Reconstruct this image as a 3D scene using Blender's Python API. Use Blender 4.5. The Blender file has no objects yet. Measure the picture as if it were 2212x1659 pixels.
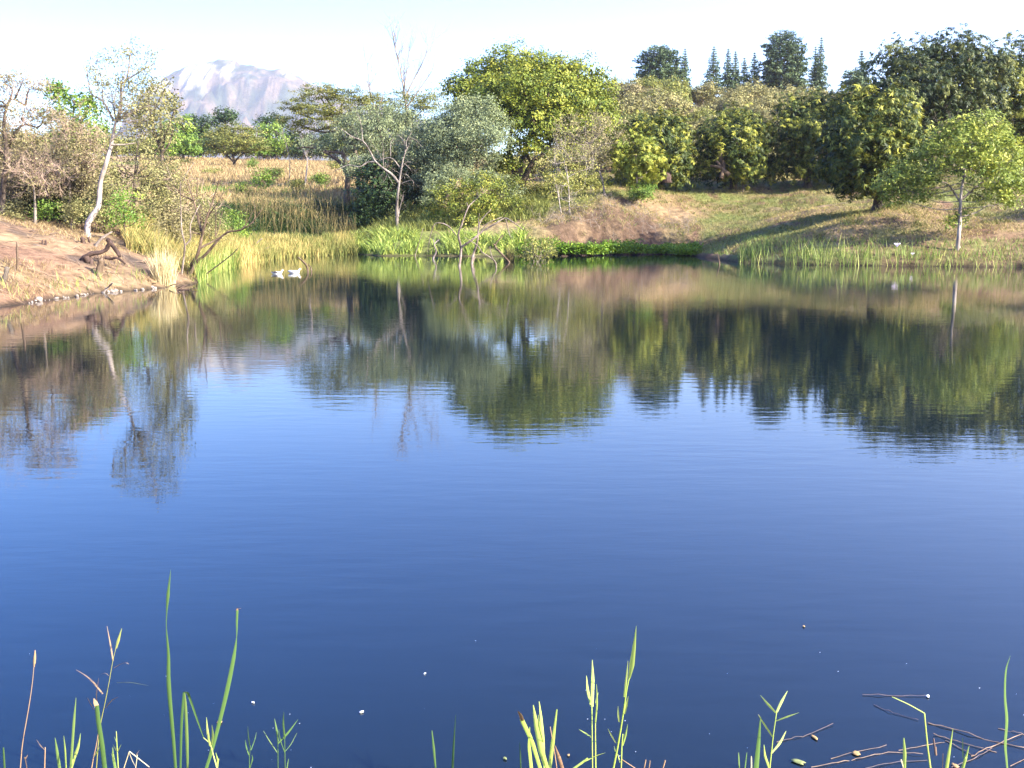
import bpy, math
import numpy as np
from mathutils import Vector

# ------------------------------------------------------------------ camera, sky, sun, exposure
SC = bpy.context.scene
F_PX, CX, CY = 2170.0, 1106.0, 829.5          # focal length and centre of the photograph, measured on a 2212 px wide copy
CAM_H, PITCH = 2.2, math.radians(9.16)
CP, SP = math.cos(PITCH), math.sin(PITCH)
cam_data = bpy.data.cameras.new('camera')
cam = bpy.data.objects.new('camera', cam_data)
SC.collection.objects.link(cam)
cam.location = (0, 0, CAM_H)
cam.rotation_euler = (math.pi / 2 - PITCH, 0, 0)
cam_data.sensor_width = 36.0
cam_data.lens = 36.0 * F_PX / 2212.0
cam_data.clip_start = 0.1
cam_data.clip_end = 14000
SC.camera = cam

SUN_AZ, SUN_EL = math.radians(119), math.radians(29)   # azimuth clockwise from the view direction (+Y)
world = bpy.data.worlds.new('World'); SC.world = world; world.use_nodes = True
wn = world.node_tree.nodes; wl = world.node_tree.links
bg = wn['Background']
sky = wn.new('ShaderNodeTexSky'); sky.sky_type = 'NISHITA'; sky.sun_disc = False
sky.sun_elevation = SUN_EL; sky.sun_rotation = SUN_AZ
sky.air_density = 1.0; sky.dust_density = 1.4; sky.ozone_density = 3.0
hs = wn.new('ShaderNodeHueSaturation'); hs.inputs['Saturation'].default_value = 1.47; hs.inputs['Hue'].default_value = .521
wl.new(sky.outputs[0], hs.inputs['Color']); wl.new(hs.outputs[0], bg.inputs[0]); bg.inputs[1].default_value = 0.13
sl = bpy.data.lights.new('sun', 'SUN'); sl.energy = 5.0; sl.angle = math.radians(0.5); sl.color = (1.0, 0.91, 0.76)
sun = bpy.data.objects.new('sun', sl); SC.collection.objects.link(sun)
sd = Vector((math.sin(SUN_AZ) * math.cos(SUN_EL), math.cos(SUN_AZ) * math.cos(SUN_EL), math.sin(SUN_EL)))
sun.rotation_euler = sd.to_track_quat('Z', 'Y').to_euler()
sun.location = (40, 0, 60)
SC.view_settings.view_transform = 'Standard'; SC.view_settings.look = 'None'
SC.view_settings.exposure = 2.5; SC.view_settings.gamma = 1.0
SC.render.engine = 'CYCLES'
SC.cycles.max_bounces = 6; SC.cycles.diffuse_bounces = 2; SC.cycles.glossy_bounces = 3
SC.cycles.transmission_bounces = 3; SC.cycles.volume_bounces = 0; SC.cycles.transparent_max_bounces = 4
SC.cycles.caustics_reflective = False; SC.cycles.caustics_refractive = False
SC.cycles.use_denoising = True

# ------------------------------------------------------------------ projection helpers
def ray(X, Y):
    a = (X - CX) / F_PX; b = (CY - Y) / F_PX
    return np.array((a, CP + b * SP, -SP + b * CP))
def P(X, Y, depth, dd=0.0):
    d = ray(X, Y); t = (depth + dd) / d[1]
    return np.array((d[0] * t, depth + dd, CAM_H + d[2] * t))
def Wp(X, Y, z=0.0):
    d = ray(X, Y); t = (z - CAM_H) / d[2]
    return np.array((d[0] * t, d[1] * t, z))
def view(ox, oy, s):
    return lambda x, y: (ox + x * s, oy + y * s)

# ------------------------------------------------------------------ noise
def _h(ix, iy, seed):
    n = (ix.astype(np.int64) * 374761393 + iy.astype(np.int64) * 668265263 + seed * 974634777) & 0x7fffffff
    n = ((n ^ (n >> 13)) * 1274126177) & 0x7fffffff
    return ((n ^ (n >> 16)) & 0xffff) / 65535.0
def vnoise(x, y, seed=0):
    x = np.asarray(x, float); y = np.asarray(y, float)
    ix = np.floor(x); iy = np.floor(y); fx = x - ix; fy = y - iy
    fx = fx * fx * (3 - 2 * fx); fy = fy * fy * (3 - 2 * fy)
    a = _h(ix, iy, seed); b = _h(ix + 1, iy, seed); c = _h(ix, iy + 1, seed); d = _h(ix + 1, iy + 1, seed)
    return (a * (1 - fx) + b * fx) * (1 - fy) + (c * (1 - fx) + d * fx) * fy
def fbm(x, y, seed=0, o=4):
    s = 0; a = .5; 
    for k in range(o):
        s = s + a * vnoise(x * 2 ** k, y * 2 ** k, seed + k); a *= .5
    return s
def sstep(v, a, b):
    t = np.clip((np.asarray(v, float) - a) / (b - a), 0, 1); return t * t * (3 - 2 * t)

# ------------------------------------------------------------------ terrain shape
_sh = [(-700, 760), (-300, 705), (0, 663), (60, 655), (100, 648), (160, 641), (200, 634), (330, 624), (425, 613), (462, 592), (505, 571), (600, 557), (700, 551),
       (770, 549), (820, 553), (900, 552), (1050, 554), (1200, 554), (1350, 550), (1470, 549), (1520, 556), (1600, 567), (1750, 572),
       (2000, 575), (2212, 577), (2500, 590), (3000, 640)]
SHORE = np.array([Wp(*p)[:2] for p in _sh] + [(24, 12), (14, 2.9), (5, 2.7), (0, 2.8), (-5, 2.7), (-14, 3.0)])
def shore_dist(x, y):
    x = np.asarray(x, float); y = np.asarray(y, float)
    best = np.full(x.shape, 1e9); inside = np.zeros(x.shape, bool)
    n = len(SHORE)
    for i in range(n):
        a = SHORE[i]; b = SHORE[(i + 1) % n]; e = b - a
        t = np.clip(((x - a[0]) * e[0] + (y - a[1]) * e[1]) / (e @ e), 0, 1)
        best = np.minimum(best, np.hypot(x - a[0] - t * e[0], y - a[1] - t * e[1]))
        c = (a[1] > y) != (b[1] > y)
        xi = a[0] + (y - a[1]) * (b[0] - a[0]) / (b[1] - a[1] + 1e-12)
        inside ^= c & (x < xi)
    return np.where(inside, -best, best)
def height(x, y):
    x = np.asarray(x, float); y = np.asarray(y, float)
    d = shore_dist(x, y)
    near = sstep(-y, -6, -2)                                 # the near bank, where the camera stands
    ratio = x / np.maximum(y, 5)
    right = sstep(ratio, -0.02, 0.16) * sstep(y, 30, 45)
    cut = np.exp(-((ratio - 0.09) / 0.075) ** 2) * sstep(y, 50, 60)       # eroded bank
    left = sstep(-ratio, .30, .36) * (1 - sstep(y, 48, 70))
    A = 1.5 + 1.25 * left + 0.3 * right + .7 * cut - .4 * right * (1 - cut) + .5 * cut; B = 4.0 + 1.5 * left - 2.0 * cut + 3.0 * right * (1 - cut)
    slope = 0.115 - .075 * left
    dd = np.maximum(d, 0)
    far = np.minimum(dd, 40) * slope + np.clip(dd - 40, 0, 95) * 0.085 + np.clip(dd - 135, 0, 2000) * .004
    farr = np.minimum(dd, 26) * .165 - np.clip(dd - 26, 0, 16) * .05 + np.clip(dd - 135, 0, 2000) * .004
    far = far * (1 - right) + farr * right
    ditch = np.exp(-((d - 7.5) / 3.6) ** 2) * sstep(ratio, -.30, -.26) * (1 - sstep(ratio, -.16, -.12)) * sstep(y, 58, 66)
    far -= 1.5 * ditch
    h = A * (1 - np.exp(-dd / B)) + far
    h += 16.5 * sstep(y, 98, 185) * sstep(ratio, 0.0, 0.13)
    h += 0.45 * (fbm(x / 5.0, y / 5.0, 3) - .47) * sstep(d, .5, 6) + .22 * (fbm(x / 1.3, y / 1.3, 8, 3) - .45) * sstep(d, .2, 2.5)
    dn = d + 2.4 * (fbm(x / 1.7, y / 1.7, 61, 3) - .47)
    h -= 1.5 * cut * (1 - sstep(dn, 1.7, 2.7)) * sstep(d, .1, .7)
    h += right * .9 * (fbm(x / 3.2, y / 3.2, 71, 4) - .47) * sstep(d, 3, 8)
    h += .2 * right * (1 - cut) * sstep(d, .0, .3)
    h += 2.2 * cut * (fbm(x / 1.5, y / 2.2, 21, 3) - .45) * sstep(d, .4, 2.0) * (1 - sstep(d, 6, 10))
    hn = 0.30 * (1 - np.exp(-dd / 1.0)) + 0.07 * np.minimum(dd, 40)
    h = h * (1 - near) + hn * near
    return np.where(d < 0, np.maximum(d * .28, -1.3), h)
def hz(x, y):
    return float(height(np.array([x]), np.array([y]))[0])
def ground_hit(X, Y, d0=20, d1=240):
    d = ray(X, Y); ys = np.arange(d0, d1, .2); t = ys / d[1]
    zs = CAM_H + d[2] * t; hh = np.maximum(height(d[0] * t, ys), 0)
    k = np.argmax(zs <= hh)
    if zs[k] > hh[k]: k = len(ys) - 1
    return np.array((d[0] * t[k], ys[k], hh[k]))

# ------------------------------------------------------------------ mesh helpers
class Geo:
    def __init__(s): s.V = []; s.Q = []; s.T = []; s.n = 0
    def add(s, v, q, t=None):
        v = np.asarray(v, float).reshape(-1, 3); q = np.asarray(q, np.int64).reshape(-1, 4)
        s.V.append(v); s.Q.append(q + s.n)
        s.T.append(np.full(len(v), .5) if t is None else np.broadcast_to(np.asarray(t, float), (len(v),)))
        s.n += len(v)
    def build(s, name, mat, parent=None, origin=None, smooth=True):
        v = np.concatenate(s.V); q = np.concatenate(s.Q); t = np.concatenate(s.T)
        if origin is not None: v = v - np.asarray(origin)
        me = bpy.data.meshes.new(name)
        me.vertices.add(len(v)); me.vertices.foreach_set('co', v.astype(np.float32).ravel())
        me.loops.add(q.size); me.loops.foreach_set('vertex_index', q.astype(np.int32).ravel())
        me.polygons.add(len(q)); me.polygons.foreach_set('loop_start', np.arange(0, q.size, 4, dtype=np.int32))
        me.polygons.foreach_set('loop_total', np.full(len(q), 4, np.int32))
        at = me.attributes.new('tint', 'FLOAT', 'POINT'); at.data.foreach_set('value', t.astype(np.float32))
        me.update(calc_edges=True)
        if smooth: me.polygons.foreach_set('use_smooth', np.ones(len(q), bool))
        me.materials.append(mat)
        o = bpy.data.objects.new(name, me); SC.collection.objects.link(o)
        if parent is not None: o.parent = parent
        elif origin is not None: o.location = origin
        return o
def tag(o, label, cat, group=None, kind=None):
    o['label'] = label; o['category'] = cat
    if group: o['group'] = group
    if kind: o['kind'] = kind
    return o
def empty(name, loc, label, cat, group=None):
    o = bpy.data.objects.new(name, None); SC.collection.objects.link(o); o.location = loc; o.empty_display_size = .2
    return tag(o, label, cat, group)
def unit(v):
    v = np.asarray(v, float); return v / (np.linalg.norm(v, axis=-1, keepdims=True) + 1e-9)
def smooth_line(pts, sub=3):
    pts = np.asarray(pts, float)
    if len(pts) < 3 or sub < 2: return pts
    p = np.vstack([2 * pts[0] - pts[1], pts, 2 * pts[-1] - pts[-2]]); out = []
    for i in range(1, len(p) - 2):
        for k in range(sub):
            t = k / sub
            out.append(.5 * ((2 * p[i]) + (-p[i - 1] + p[i + 1]) * t + (2 * p[i - 1] - 5 * p[i] + 4 * p[i + 1] - p[i + 2]) * t * t + (-p[i - 1] + 3 * p[i] - 3 * p[i + 1] + p[i + 2]) * t ** 3))
    out.append(p[-2]); return np.array(out)
def tube(g, pts, radii, sides=6, tint=.5, rng=None, rough=0.0):
    pts = np.asarray(pts, float); radii = np.asarray(radii, float)
    d = np.gradient(pts, axis=0); d = unit(d)
    pts = np.vstack([pts, pts[-1] + d[-1] * radii[-1] * .6]); radii = np.append(radii, radii[-1] * .08); d = np.vstack([d, d[-1]])
    ref = np.where(np.abs(d[:, 2:3]) > .8, np.array([[1., 0.2, 0]]), np.array([[0, 0, 1.]]))
    if np.abs(d[0, 2]) > .6: ref[:] = (1, .2, 0.05)
    a = unit(np.cross(d, ref)); b = np.cross(d, a)
    th = np.arange(sides) * 2 * math.pi / sides
    rr = radii[:, None] * np.ones(sides)[None]
    if rng is not None and rough: rr = rr * (1 + rough * rng.normal(size=rr.shape))
    v = pts[:, None] + rr[..., None] * (np.cos(th)[None, :, None] * a[:, None] + np.sin(th)[None, :, None] * b[:, None])
    n = len(pts); i = np.arange(n - 1)[:, None] * sides; j = np.arange(sides)[None]; j2 = (j + 1) % sides
    q = np.stack([i + j, i + j2, i + sides + j2, i + sides + j], -1)
    g.add(v, q, tint)
def limb(g, pts, r0, r1, sides=6, sub=3, tint=.5, rng=None, rough=.08, power=1.0):
    p = smooth_line(pts, sub); s = np.r_[0, np.cumsum(np.linalg.norm(np.diff(p, axis=0), axis=1))]; s /= s[-1] + 1e-9
    if rng is None: rng = np.random.default_rng(int(abs(p[0, 0] * 131 + p[-1, 2] * 977)) + 5)
    tube(g, p, r0 + (r1 - r0) * s ** power, sides, tint, rng, rough)
    return p
def twigs(g, p, d, L, r, lev, rng, spread=.7, up=.15, kids=4, seg=3, sides=3, tips=None, tint=.5):
    pts = [np.array(p, float)]; d = unit(d)
    for k in range(seg):
        d = unit(d + rng.normal(size=3) * .22 + np.array((0, 0, up)))
        pts.append(pts[-1] + d * L / seg)
    pts = np.array(pts); tube(g, pts, np.linspace(r, r * .45, seg + 1), max(3, sides), tint)
    if tips is not None and lev <= 1: tips.append(pts[-1]); tips.append(pts[-2])
    if lev > 0:
        for k in range(kids):
            t = .3 + .7 * (k + rng.random()) / kids; i = min(int(t * seg), seg - 1); q = pts[i] + (pts[i + 1] - pts[i]) * (t * seg - i)
            nd = unit(d + rng.normal(size=3) * spread)
            twigs(g, q, nd, L * rng.uniform(.5, .75), r * .5, lev - 1, rng, spread, up, kids, seg, 3, tips, tint)
def leaves(g, c, n, d, L, W, tint):
    n = unit(n); d = unit(d - n * np.sum(n * d, -1, keepdims=True)); s = np.cross(n, d)
    L = np.asarray(L).reshape(-1, 1); W = np.asarray(W).reshape(-1, 1)
    v = np.stack([c - d * L * .5, c + s * W * .5 - d * L * .05, c + d * L * .5, c - s * W * .5 - d * L * .05], 1)
    k = len(c); q = np.arange(k * 4).reshape(k, 4)
    g.add(v, q, np.repeat(np.clip(tint, 0, 1), 4))
def blades(g, base, hgt, wid, lean, rng, tint=None, seg=2, curve=.5):
    """tapered bent ribbons standing on base (n,3)"""
    n = len(base); az = rng.uniform(0, 2 * math.pi, n); fa = rng.uniform(0, 2 * math.pi, n)
    hgt = np.broadcast_to(hgt, (n,)); wid = np.broadcast_to(wid, (n,)); lean = np.broadcast_to(lean, (n,))
    out = np.stack([np.cos(az), np.sin(az), 0 * az], 1); sx = np.stack([np.cos(fa), np.sin(fa), 0 * fa], 1)
    vs = []
    for k in range(seg + 1):
        t = k / seg; w = wid * (1 - t) ** .7 * .5 + wid * .03
        c = base + out * (hgt * lean * (t ** (1 + curve)))[:, None] + np.array((0, 0, 1.)) * (hgt * (t - .35 * lean * t * t))[:, None]
        vs += [c - sx * w[:, None], c + sx * w[:, None]]
    v = np.stack(vs, 1); m = 2 * (seg + 1)
    q = np.concatenate([np.stack([np.arange(n) * m + 2 * k + a for a in (0, 1, 3, 2)], 1) for k in range(seg)])
    if tint is None: tint = rng.random(n)
    g.add(v, q, np.repeat(np.clip(tint, 0, 1), m))

# ------------------------------------------------------------------ materials
def mat(name):
    m = bpy.data.materials.new(name); m.use_nodes = True
    return m, m.node_tree.nodes, m.node_tree.links, m.node_tree.nodes['Principled BSDF']
def ramp(n, stops):
    r = n.new('ShaderNodeValToRGB'); e = r.color_ramp.elements
    while len(e) < len(stops): e.new(.5)
    for i, (p, c) in enumerate(stops): e[i].position = p; e[i].color = (*c, 1)
    return r
LEAF_GAIN = (1.45, 1.45, 1.1)
def leaf_mat(name, c0, c1, c2, trans=.35, rough=.55, spec=.25):
    m, n, l, b = mat(name)
    at = n.new('ShaderNodeAttribute'); at.attribute_name = 'tint'
    r = ramp(n, [(0, c0), (.55, c1), (1, c2)]); l.new(at.outputs['Fac'], r.inputs[0])
    gm = n.new('ShaderNodeMix'); gm.data_type = 'RGBA'; gm.blend_type = 'MULTIPLY'; gm.inputs['Factor'].default_value = 1; gm.inputs['B'].default_value = (*LEAF_GAIN, 1); l.new(r.outputs[0], gm.inputs['A'])
    l.new(gm.outputs['Result'], b.inputs['Base Color'])
    b.inputs['Roughness'].default_value = rough; b.inputs['Specular IOR Level'].default_value = spec
    if trans:
        t = n.new('ShaderNodeBsdfTranslucent'); mx = n.new('ShaderNodeMixShader'); mx.inputs[0].default_value = trans * .7
        hs = n.new('ShaderNodeHueSaturation'); hs.inputs['Hue'].default_value = .49; hs.inputs['Value'].default_value = 1.3
        l.new(gm.outputs['Result'], hs.inputs['Color']); l.new(hs.outputs[0], t.inputs[0])
        l.new(b.outputs[0], mx.inputs[1]); l.new(t.outputs[0], mx.inputs[2]); l.new(mx.outputs[0], n['Material Output'].inputs[0])
    return m
def bark_mat(name, c0, c1, scale=6, rough=.85):
    m, n, l, b = mat(name)
    tc = n.new('ShaderNodeTexCoord'); mp = n.new('ShaderNodeMapping'); mp.inputs['Scale'].default_value = (scale, scale, scale * .25)
    nz = n.new('ShaderNodeTexNoise'); nz.inputs['Scale'].default_value = 1.0; nz.inputs['Detail'].default_value = 5
    l.new(tc.outputs['Object'], mp.inputs[0]); l.new(mp.outputs[0], nz.inputs[0])
    r = ramp(n, [(.35, c0), (.65, c1)]); l.new(nz.outputs[0], r.inputs[0]); l.new(r.outputs[0], b.inputs['Base Color'])
    b.inputs['Roughness'].default_value = rough; b.inputs['Specular IOR Level'].default_value = .2
    bp = n.new('ShaderNodeBump'); bp.inputs['Strength'].default_value = .5; bp.inputs['Distance'].default_value = .03
    l.new(nz.outputs[0], bp.inputs['Height']); l.new(bp.outputs[0], b.inputs['Normal'])
    return m
def plain(name, col, rough=.6, spec=.3):
    m, n, l, b = mat(name); b.inputs['Base Color'].default_value = (*col, 1); b.inputs['Roughness'].default_value = rough
    b.inputs['Specular IOR Level'].default_value = spec
    nz = n.new('ShaderNodeTexNoise'); nz.inputs['Scale'].default_value = 14; tc = n.new('ShaderNodeTexCoord'); l.new(tc.outputs['Object'], nz.inputs[0])
    mx = n.new('ShaderNodeMix'); mx.data_type = 'RGBA'; mx.inputs['A'].default_value = (*[c * .75 for c in col], 1); mx.inputs['B'].default_value = (*[min(1, c * 1.15) for c in col], 1)
    l.new(nz.outputs[0], mx.inputs['Factor']); l.new(mx.outputs['Result'], b.inputs['Base Color'])
    return m

M = {}
M['mango'] = leaf_mat('mango_leaf', (.008, .016, .005), (.032, .048, .011), (.19, .19, .036), .25, .55, .2)
M['mango_dark'] = leaf_mat('dark_mango_leaf', (.007, .014, .006), (.02, .032, .011), (.10, .105, .034), .2, .55, .2)
M['fig'] = leaf_mat('broad_green_leaf', (.05, .075, .015), (.12, .14, .022), (.22, .21, .04), .35)
M['light'] = leaf_mat('light_green_leaf', (.06, .09, .018), (.14, .17, .034), (.28, .28, .07), .4)
M['silver'] = leaf_mat('grey_green_leaf', (.07, .09, .065), (.12, .145, .095), (.2, .215, .14), .3, .6)
M['olive'] = leaf_mat('olive_leaf', (.06, .075, .025), (.13, .14, .04), (.22, .2, .07), .35)
M['dryolive'] = leaf_mat('dry_olive_leaf', (.055, .058, .028), (.11, .107, .055), (.19, .172, .092), .3, .7)
M['acacia'] = leaf_mat('acacia_leaf', (.055, .068, .022), (.11, .115, .036), (.18, .16, .06), .3)
M['beige'] = leaf_mat('dry_bush_leaf', (.08, .08, .036), (.145, .135, .068), (.23, .2, .115), .3, .7)
M['pinkish'] = leaf_mat('dry_pinkish_leaf', (.085, .075, .045), (.15, .13, .082), (.23, .19, .13), .3, .7)
M['yellowgreen'] = leaf_mat('yellow_green_leaf', (.05, .075, .014), (.115, .13, .024), (.24, .21, .05), .4)
M['green'] = leaf_mat('fresh_green_leaf', (.04, .08, .016), (.09, .14, .026), (.17, .21, .045), .35)
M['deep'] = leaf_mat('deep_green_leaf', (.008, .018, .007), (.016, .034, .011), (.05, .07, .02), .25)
M['pine'] = leaf_mat('pine_needle', (.022, .04, .025), (.042, .066, .038), (.08, .105, .055), .15, .6)
M['water_weed'] = leaf_mat('water_plant_leaf', (.03, .075, .008), (.07, .13, .012), (.17, .22, .035), .4)
M['sedge'] = leaf_mat('sedge_leaf', (.06, .1, .025), (.15, .2, .05), (.3, .32, .11), .35)
M['reed_green'] = leaf_mat('reed_green', (.05, .09, .02), (.12, .16, .045), (.27, .27, .11), .35)
M['reed_straw'] = leaf_mat('reed_straw', (.07, .085, .026), (.17, .155, .062), (.34, .25, .125), .35, .7)
M['straw'] = leaf_mat('dry_grass_straw', (.10, .068, .04), (.175, .128, .08), (.25, .19, .125), .3, .7)
M['pale_straw'] = leaf_mat('pale_straw', (.25, .2, .135), (.36, .3, .215), (.44, .38, .3), .3, .7)
M['short_grass'] = leaf_mat('short_grass', (.06, .08, .025), (.135, .125, .052), (.24, .185, .1), .3, .7)
M['weed'] = leaf_mat('weed_stalk', (.025, .026, .012), (.055, .048, .022), (.12, .092, .048), .2, .7)
M['cattail'] = leaf_mat('cattail_leaf', (.03, .065, .025), (.065, .115, .04), (.15, .19, .07), .4, .45)
M['reed_bright'] = leaf_mat('young_reed', (.16, .22, .05), (.29, .35, .1), (.44, .46, .18), .4, .5)  # lighter yellow-green leaf and stem colour
M['dry_stem'] = leaf_mat('dry_stem', (.12, .07, .05), (.2, .125, .085), (.3, .22, .14), .1, .7)
M['bark'] = bark_mat('dark_bark', (.04, .03, .024), (.11, .085, .065))
M['greybark'] = bark_mat('grey_bark', (.1, .085, .07), (.24, .2, .165))
M['palebark'] = bark_mat('pale_bark', (.17, .14, .125), (.4, .35, .31), 3)
M['deadwood'] = bark_mat('bleached_dead_wood', (.17, .13, .11), (.42, .345, .29), 5)
M['darkwood'] = bark_mat('weathered_dark_wood', (.05, .032, .028), (.15, .1, .085), 5)
M['brownwood'] = bark_mat('brown_wood', (.1, .065, .045), (.26, .19, .135), 5)

# ------------------------------------------------------------------ setting: ground, water, mountain, haze
def color_mesh(name, v, q, col, mat_):
    me = bpy.data.meshes.new(name); me.vertices.add(len(v)); me.vertices.foreach_set('co', v.astype(np.float32).ravel())
    me.loops.add(q.size); me.loops.foreach_set('vertex_index', q.astype(np.int32).ravel())
    me.polygons.add(len(q)); me.polygons.foreach_set('loop_start', np.arange(0, q.size, 4, dtype=np.int32)); me.polygons.foreach_set('loop_total', np.full(len(q), 4, np.int32))
    ca = me.color_attributes.new('soil', 'FLOAT_COLOR', 'POINT'); ca.data.foreach_set('color', np.c_[col, np.ones(len(col))].astype(np.float32).ravel())
    me.update(calc_edges=True); me.polygons.foreach_set('use_smooth', np.ones(len(q), bool)); me.materials.append(mat_)
    o = bpy.data.objects.new(name, me); SC.collection.objects.link(o); return o

def ground_colors(x, y, d):
    n1 = fbm(x / 4, y / 4, 40); n2 = fbm(x / 1.2, y / 1.6, 50); n3 = fbm(x / 14, y / 14, 60)
    mixc = lambda a, b, t: a + (b - a) * np.clip(t, 0, 1)[:, None]
    dirt = np.array((.17, .106, .072)); straw = np.array((.26, .19, .112)); green = np.array((.12, .14, .045)); grey = np.array((.085, .066, .055)); red = np.array((.075, .05, .036)); mud = np.array((.035, .028, .02))
    ratio = x / np.maximum(y, 5)
    left = sstep(-ratio, .28, .34) * (1 - sstep(y, 46, 56))
    slope = sstep(ratio, .0, .05) * sstep(y, 45, 55) * (1 - sstep(y, 120, 140))
    field = 1 - np.maximum(left, slope)
    c_left = mixc(mixc(np.tile(dirt * 1.05, (len(x), 1)), straw[None], (n1 - .35) * 4), grey[None], (n2 - .5) * 6 * sstep(d, 0, 2))
    c_slope = mixc(mixc(np.tile(straw * .8, (len(x), 1)), green[None] * 1.1, (n1 - .36) * 5), dirt[None] * .8, (n2 - .47) * 6)
    c_slope = mixc(c_slope, red[None], sstep(-np.abs(ratio - .09), -.10, -.05) * (1 - sstep(d + 3 * (n1 - .47), 3.0, 5.0)) * np.clip(.85 + 1.8 * (n2 - .42), 0, 1))
    c_field = mixc(np.tile(straw, (len(x), 1)), green[None], (n3 - .5) * 5 + sstep(-d, -12, -2))
    w = np.stack([left, slope, field], 1) + 1e-6; w /= w.sum(1, keepdims=True)
    c = c_left * w[:, :1] + c_slope * w[:, 1:2] + c_field * w[:, 2:]
    c = mixc(c, mud[None], 1 - sstep(d, -.05, .3))
    return np.clip(c, .01, 1)

m, n, l, b = mat('ground_soil')
ca = n.new('ShaderNodeVertexColor'); ca.layer_name = 'soil'
tc = n.new('ShaderNodeTexCoord')
nz = n.new('ShaderNodeTexNoise'); nz.inputs['Scale'].default_value = 2.2; nz.inputs['Detail'].default_value = 8; nz.inputs['Roughness'].default_value = .7; l.new(tc.outputs['Object'], nz.inputs[0])
r = ramp(n, [(.33, (.36, .33, .31)), (.66, (1.4, 1.35, 1.28))]); l.new(nz.outputs[0], r.inputs[0])
mx = n.new('ShaderNodeMix'); mx.data_type = 'RGBA'; mx.blend_type = 'MULTIPLY'; mx.inputs['Factor'].default_value = .85
l.new(ca.outputs[0], mx.inputs['A']); l.new(r.outputs[0], mx.inputs['B']); l.new(mx.outputs['Result'], b.inputs['Base Color'])
bp = n.new('ShaderNodeBump'); bp.inputs['Strength'].default_value = .8; bp.inputs['Distance'].default_value = .25; l.new(nz.outputs[0], bp.inputs['Height']); l.new(bp.outputs[0], b.inputs['Normal'])
b.inputs['Roughness'].default_value = .95; b.inputs['Specular IOR Level'].default_value = .1
M['ground'] = m
ang = np.radians(np.r_[np.linspace(-180, -42, 40)[:-1], np.linspace(-42, 42, 430), np.linspace(42, 180, 40)[1:]])
rad = np.r_[.02, np.geomspace(1.2, 240, 470), np.geomspace(240, 6200, 50)[1:]]
A_, R_ = np.meshgrid(ang, rad); gx = (np.sin(A_) * R_).ravel(); gy = (np.cos(A_) * R_).ravel()
gh = height(gx, gy); gd = shore_dist(gx, gy); gc = ground_colors(gx, gy, gd)
na, nr = len(ang), len(rad)
i = np.arange(nr - 1)[:, None] * na; j = np.arange(na - 1)[None]
gq = np.stack([i + j, i + na + j, i + na + j + 1, i + j + 1], -1).reshape(-1, 4)[:, ::-1]
tag(color_mesh('ground', np.c_[gx, gy, gh], gq, gc, m), 'uneven earth and dry grass ground rising around the pond', 'ground', kind='structure')

# pond water: one sheet, hidden under the banks beyond the shoreline
m, n, l, b = mat('pond_water')
b.inputs['Base Color'].default_value = (.004, .008, .012, 1); b.inputs['Roughness'].default_value = .0; b.inputs['IOR'].default_value = 1.39
tc = n.new('ShaderNodeTexCoord')
mp = n.new('ShaderNodeMapping'); mp.inputs['Scale'].default_value = (1.3, 4.5, 1); mp.inputs['Rotation'].default_value = (0, 0, .12)
l.new(tc.outputs['Object'], mp.inputs[0])
nz = n.new('ShaderNodeTexNoise'); nz.inputs['Scale'].default_value = 1.3; nz.inputs['Detail'].default_value = 3; l.new(mp.outputs[0], nz.inputs[0])
mp2 = n.new('ShaderNodeMapping'); mp2.inputs['Scale'].default_value = (.12, .3, 1); l.new(tc.outputs['Object'], mp2.inputs[0])
nz2 = n.new('ShaderNodeTexNoise'); nz2.inputs['Scale'].default_value = 1.0; nz2.inputs['Detail'].default_value = 2; l.new(mp2.outputs[0], nz2.inputs[0])
gate = n.new('ShaderNodeMapRange'); gate.inputs['From Min'].default_value = .35; gate.inputs['From Max'].default_value = .65; gate.inputs['To Min'].default_value = .35; gate.inputs['To Max'].default_value = 1.0
l.new(nz2.outputs[0], gate.inputs[0])
bp = n.new('ShaderNodeBump'); bp.inputs['Distance'].default_value = .012
ms = n.new('ShaderNodeMath'); ms.operation = 'MULTIPLY'; ms.inputs[1].default_value = .21; l.new(gate.outputs[0], ms.inputs[0]); l.new(ms.outputs[0], bp.inputs['Strength'])
l.new(nz.outputs[0], bp.inputs['Height']); l.new(bp.outputs[0], b.inputs['Normal'])
wx = np.linspace(-70, 75, 30); wy = np.linspace(1, 90, 30); X_, Y_ = np.meshgrid(wx, wy)
g = Geo(); i = np.arange(29)[:, None] * 30; j = np.arange(29)[None]
g.add(np.c_[X_.ravel(), Y_.ravel(), 0 * X_.ravel()], np.stack([i + j, i + j + 1, i + 30 + j + 1, i + 30 + j], -1))
tag(g.build('water', m), 'calm blue pond water with faint ripples', 'water', kind='structure')

# granite mountain
MD = 5000.0
prof = np.array([(300, 300), (335, 235), (345, 195), (359, 169), (379, 155), (400, 146), (418, 139), (438, 134), (469, 132), (477, 127), (500, 128), (512, 130), (520, 137), (547, 144), (566, 150), (600, 151), (617, 153), (640, 162), (664, 175), (700, 195), (740, 208), (800, 225), (920, 262), (1050, 300)], float)
pw = np.array([P(x, y, MD) for x, y in prof])
us = np.linspace(0, 1, 240); vs = np.linspace(-1, 1, 70)
mx_ = np.interp(us, np.linspace(0, 1, len(prof)), pw[:, 0]); mz = np.interp(mx_, pw[:, 0], pw[:, 2]) + 16 * (fbm(mx_ / 30, mx_ * 0, 123, 4) - .47)
MX, MV = np.meshgrid(mx_, vs); MZt, _ = np.meshgrid(mz, vs)
sh = np.clip(1 - np.abs(MV) ** 1.35, 0, 1)
MY = MD + MV * 1000
rn = fbm(MX / 170, MY / 170, 70, 5) - .47; rf = fbm(MX / 46, MY / 46, 77, 4) - .47
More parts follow.
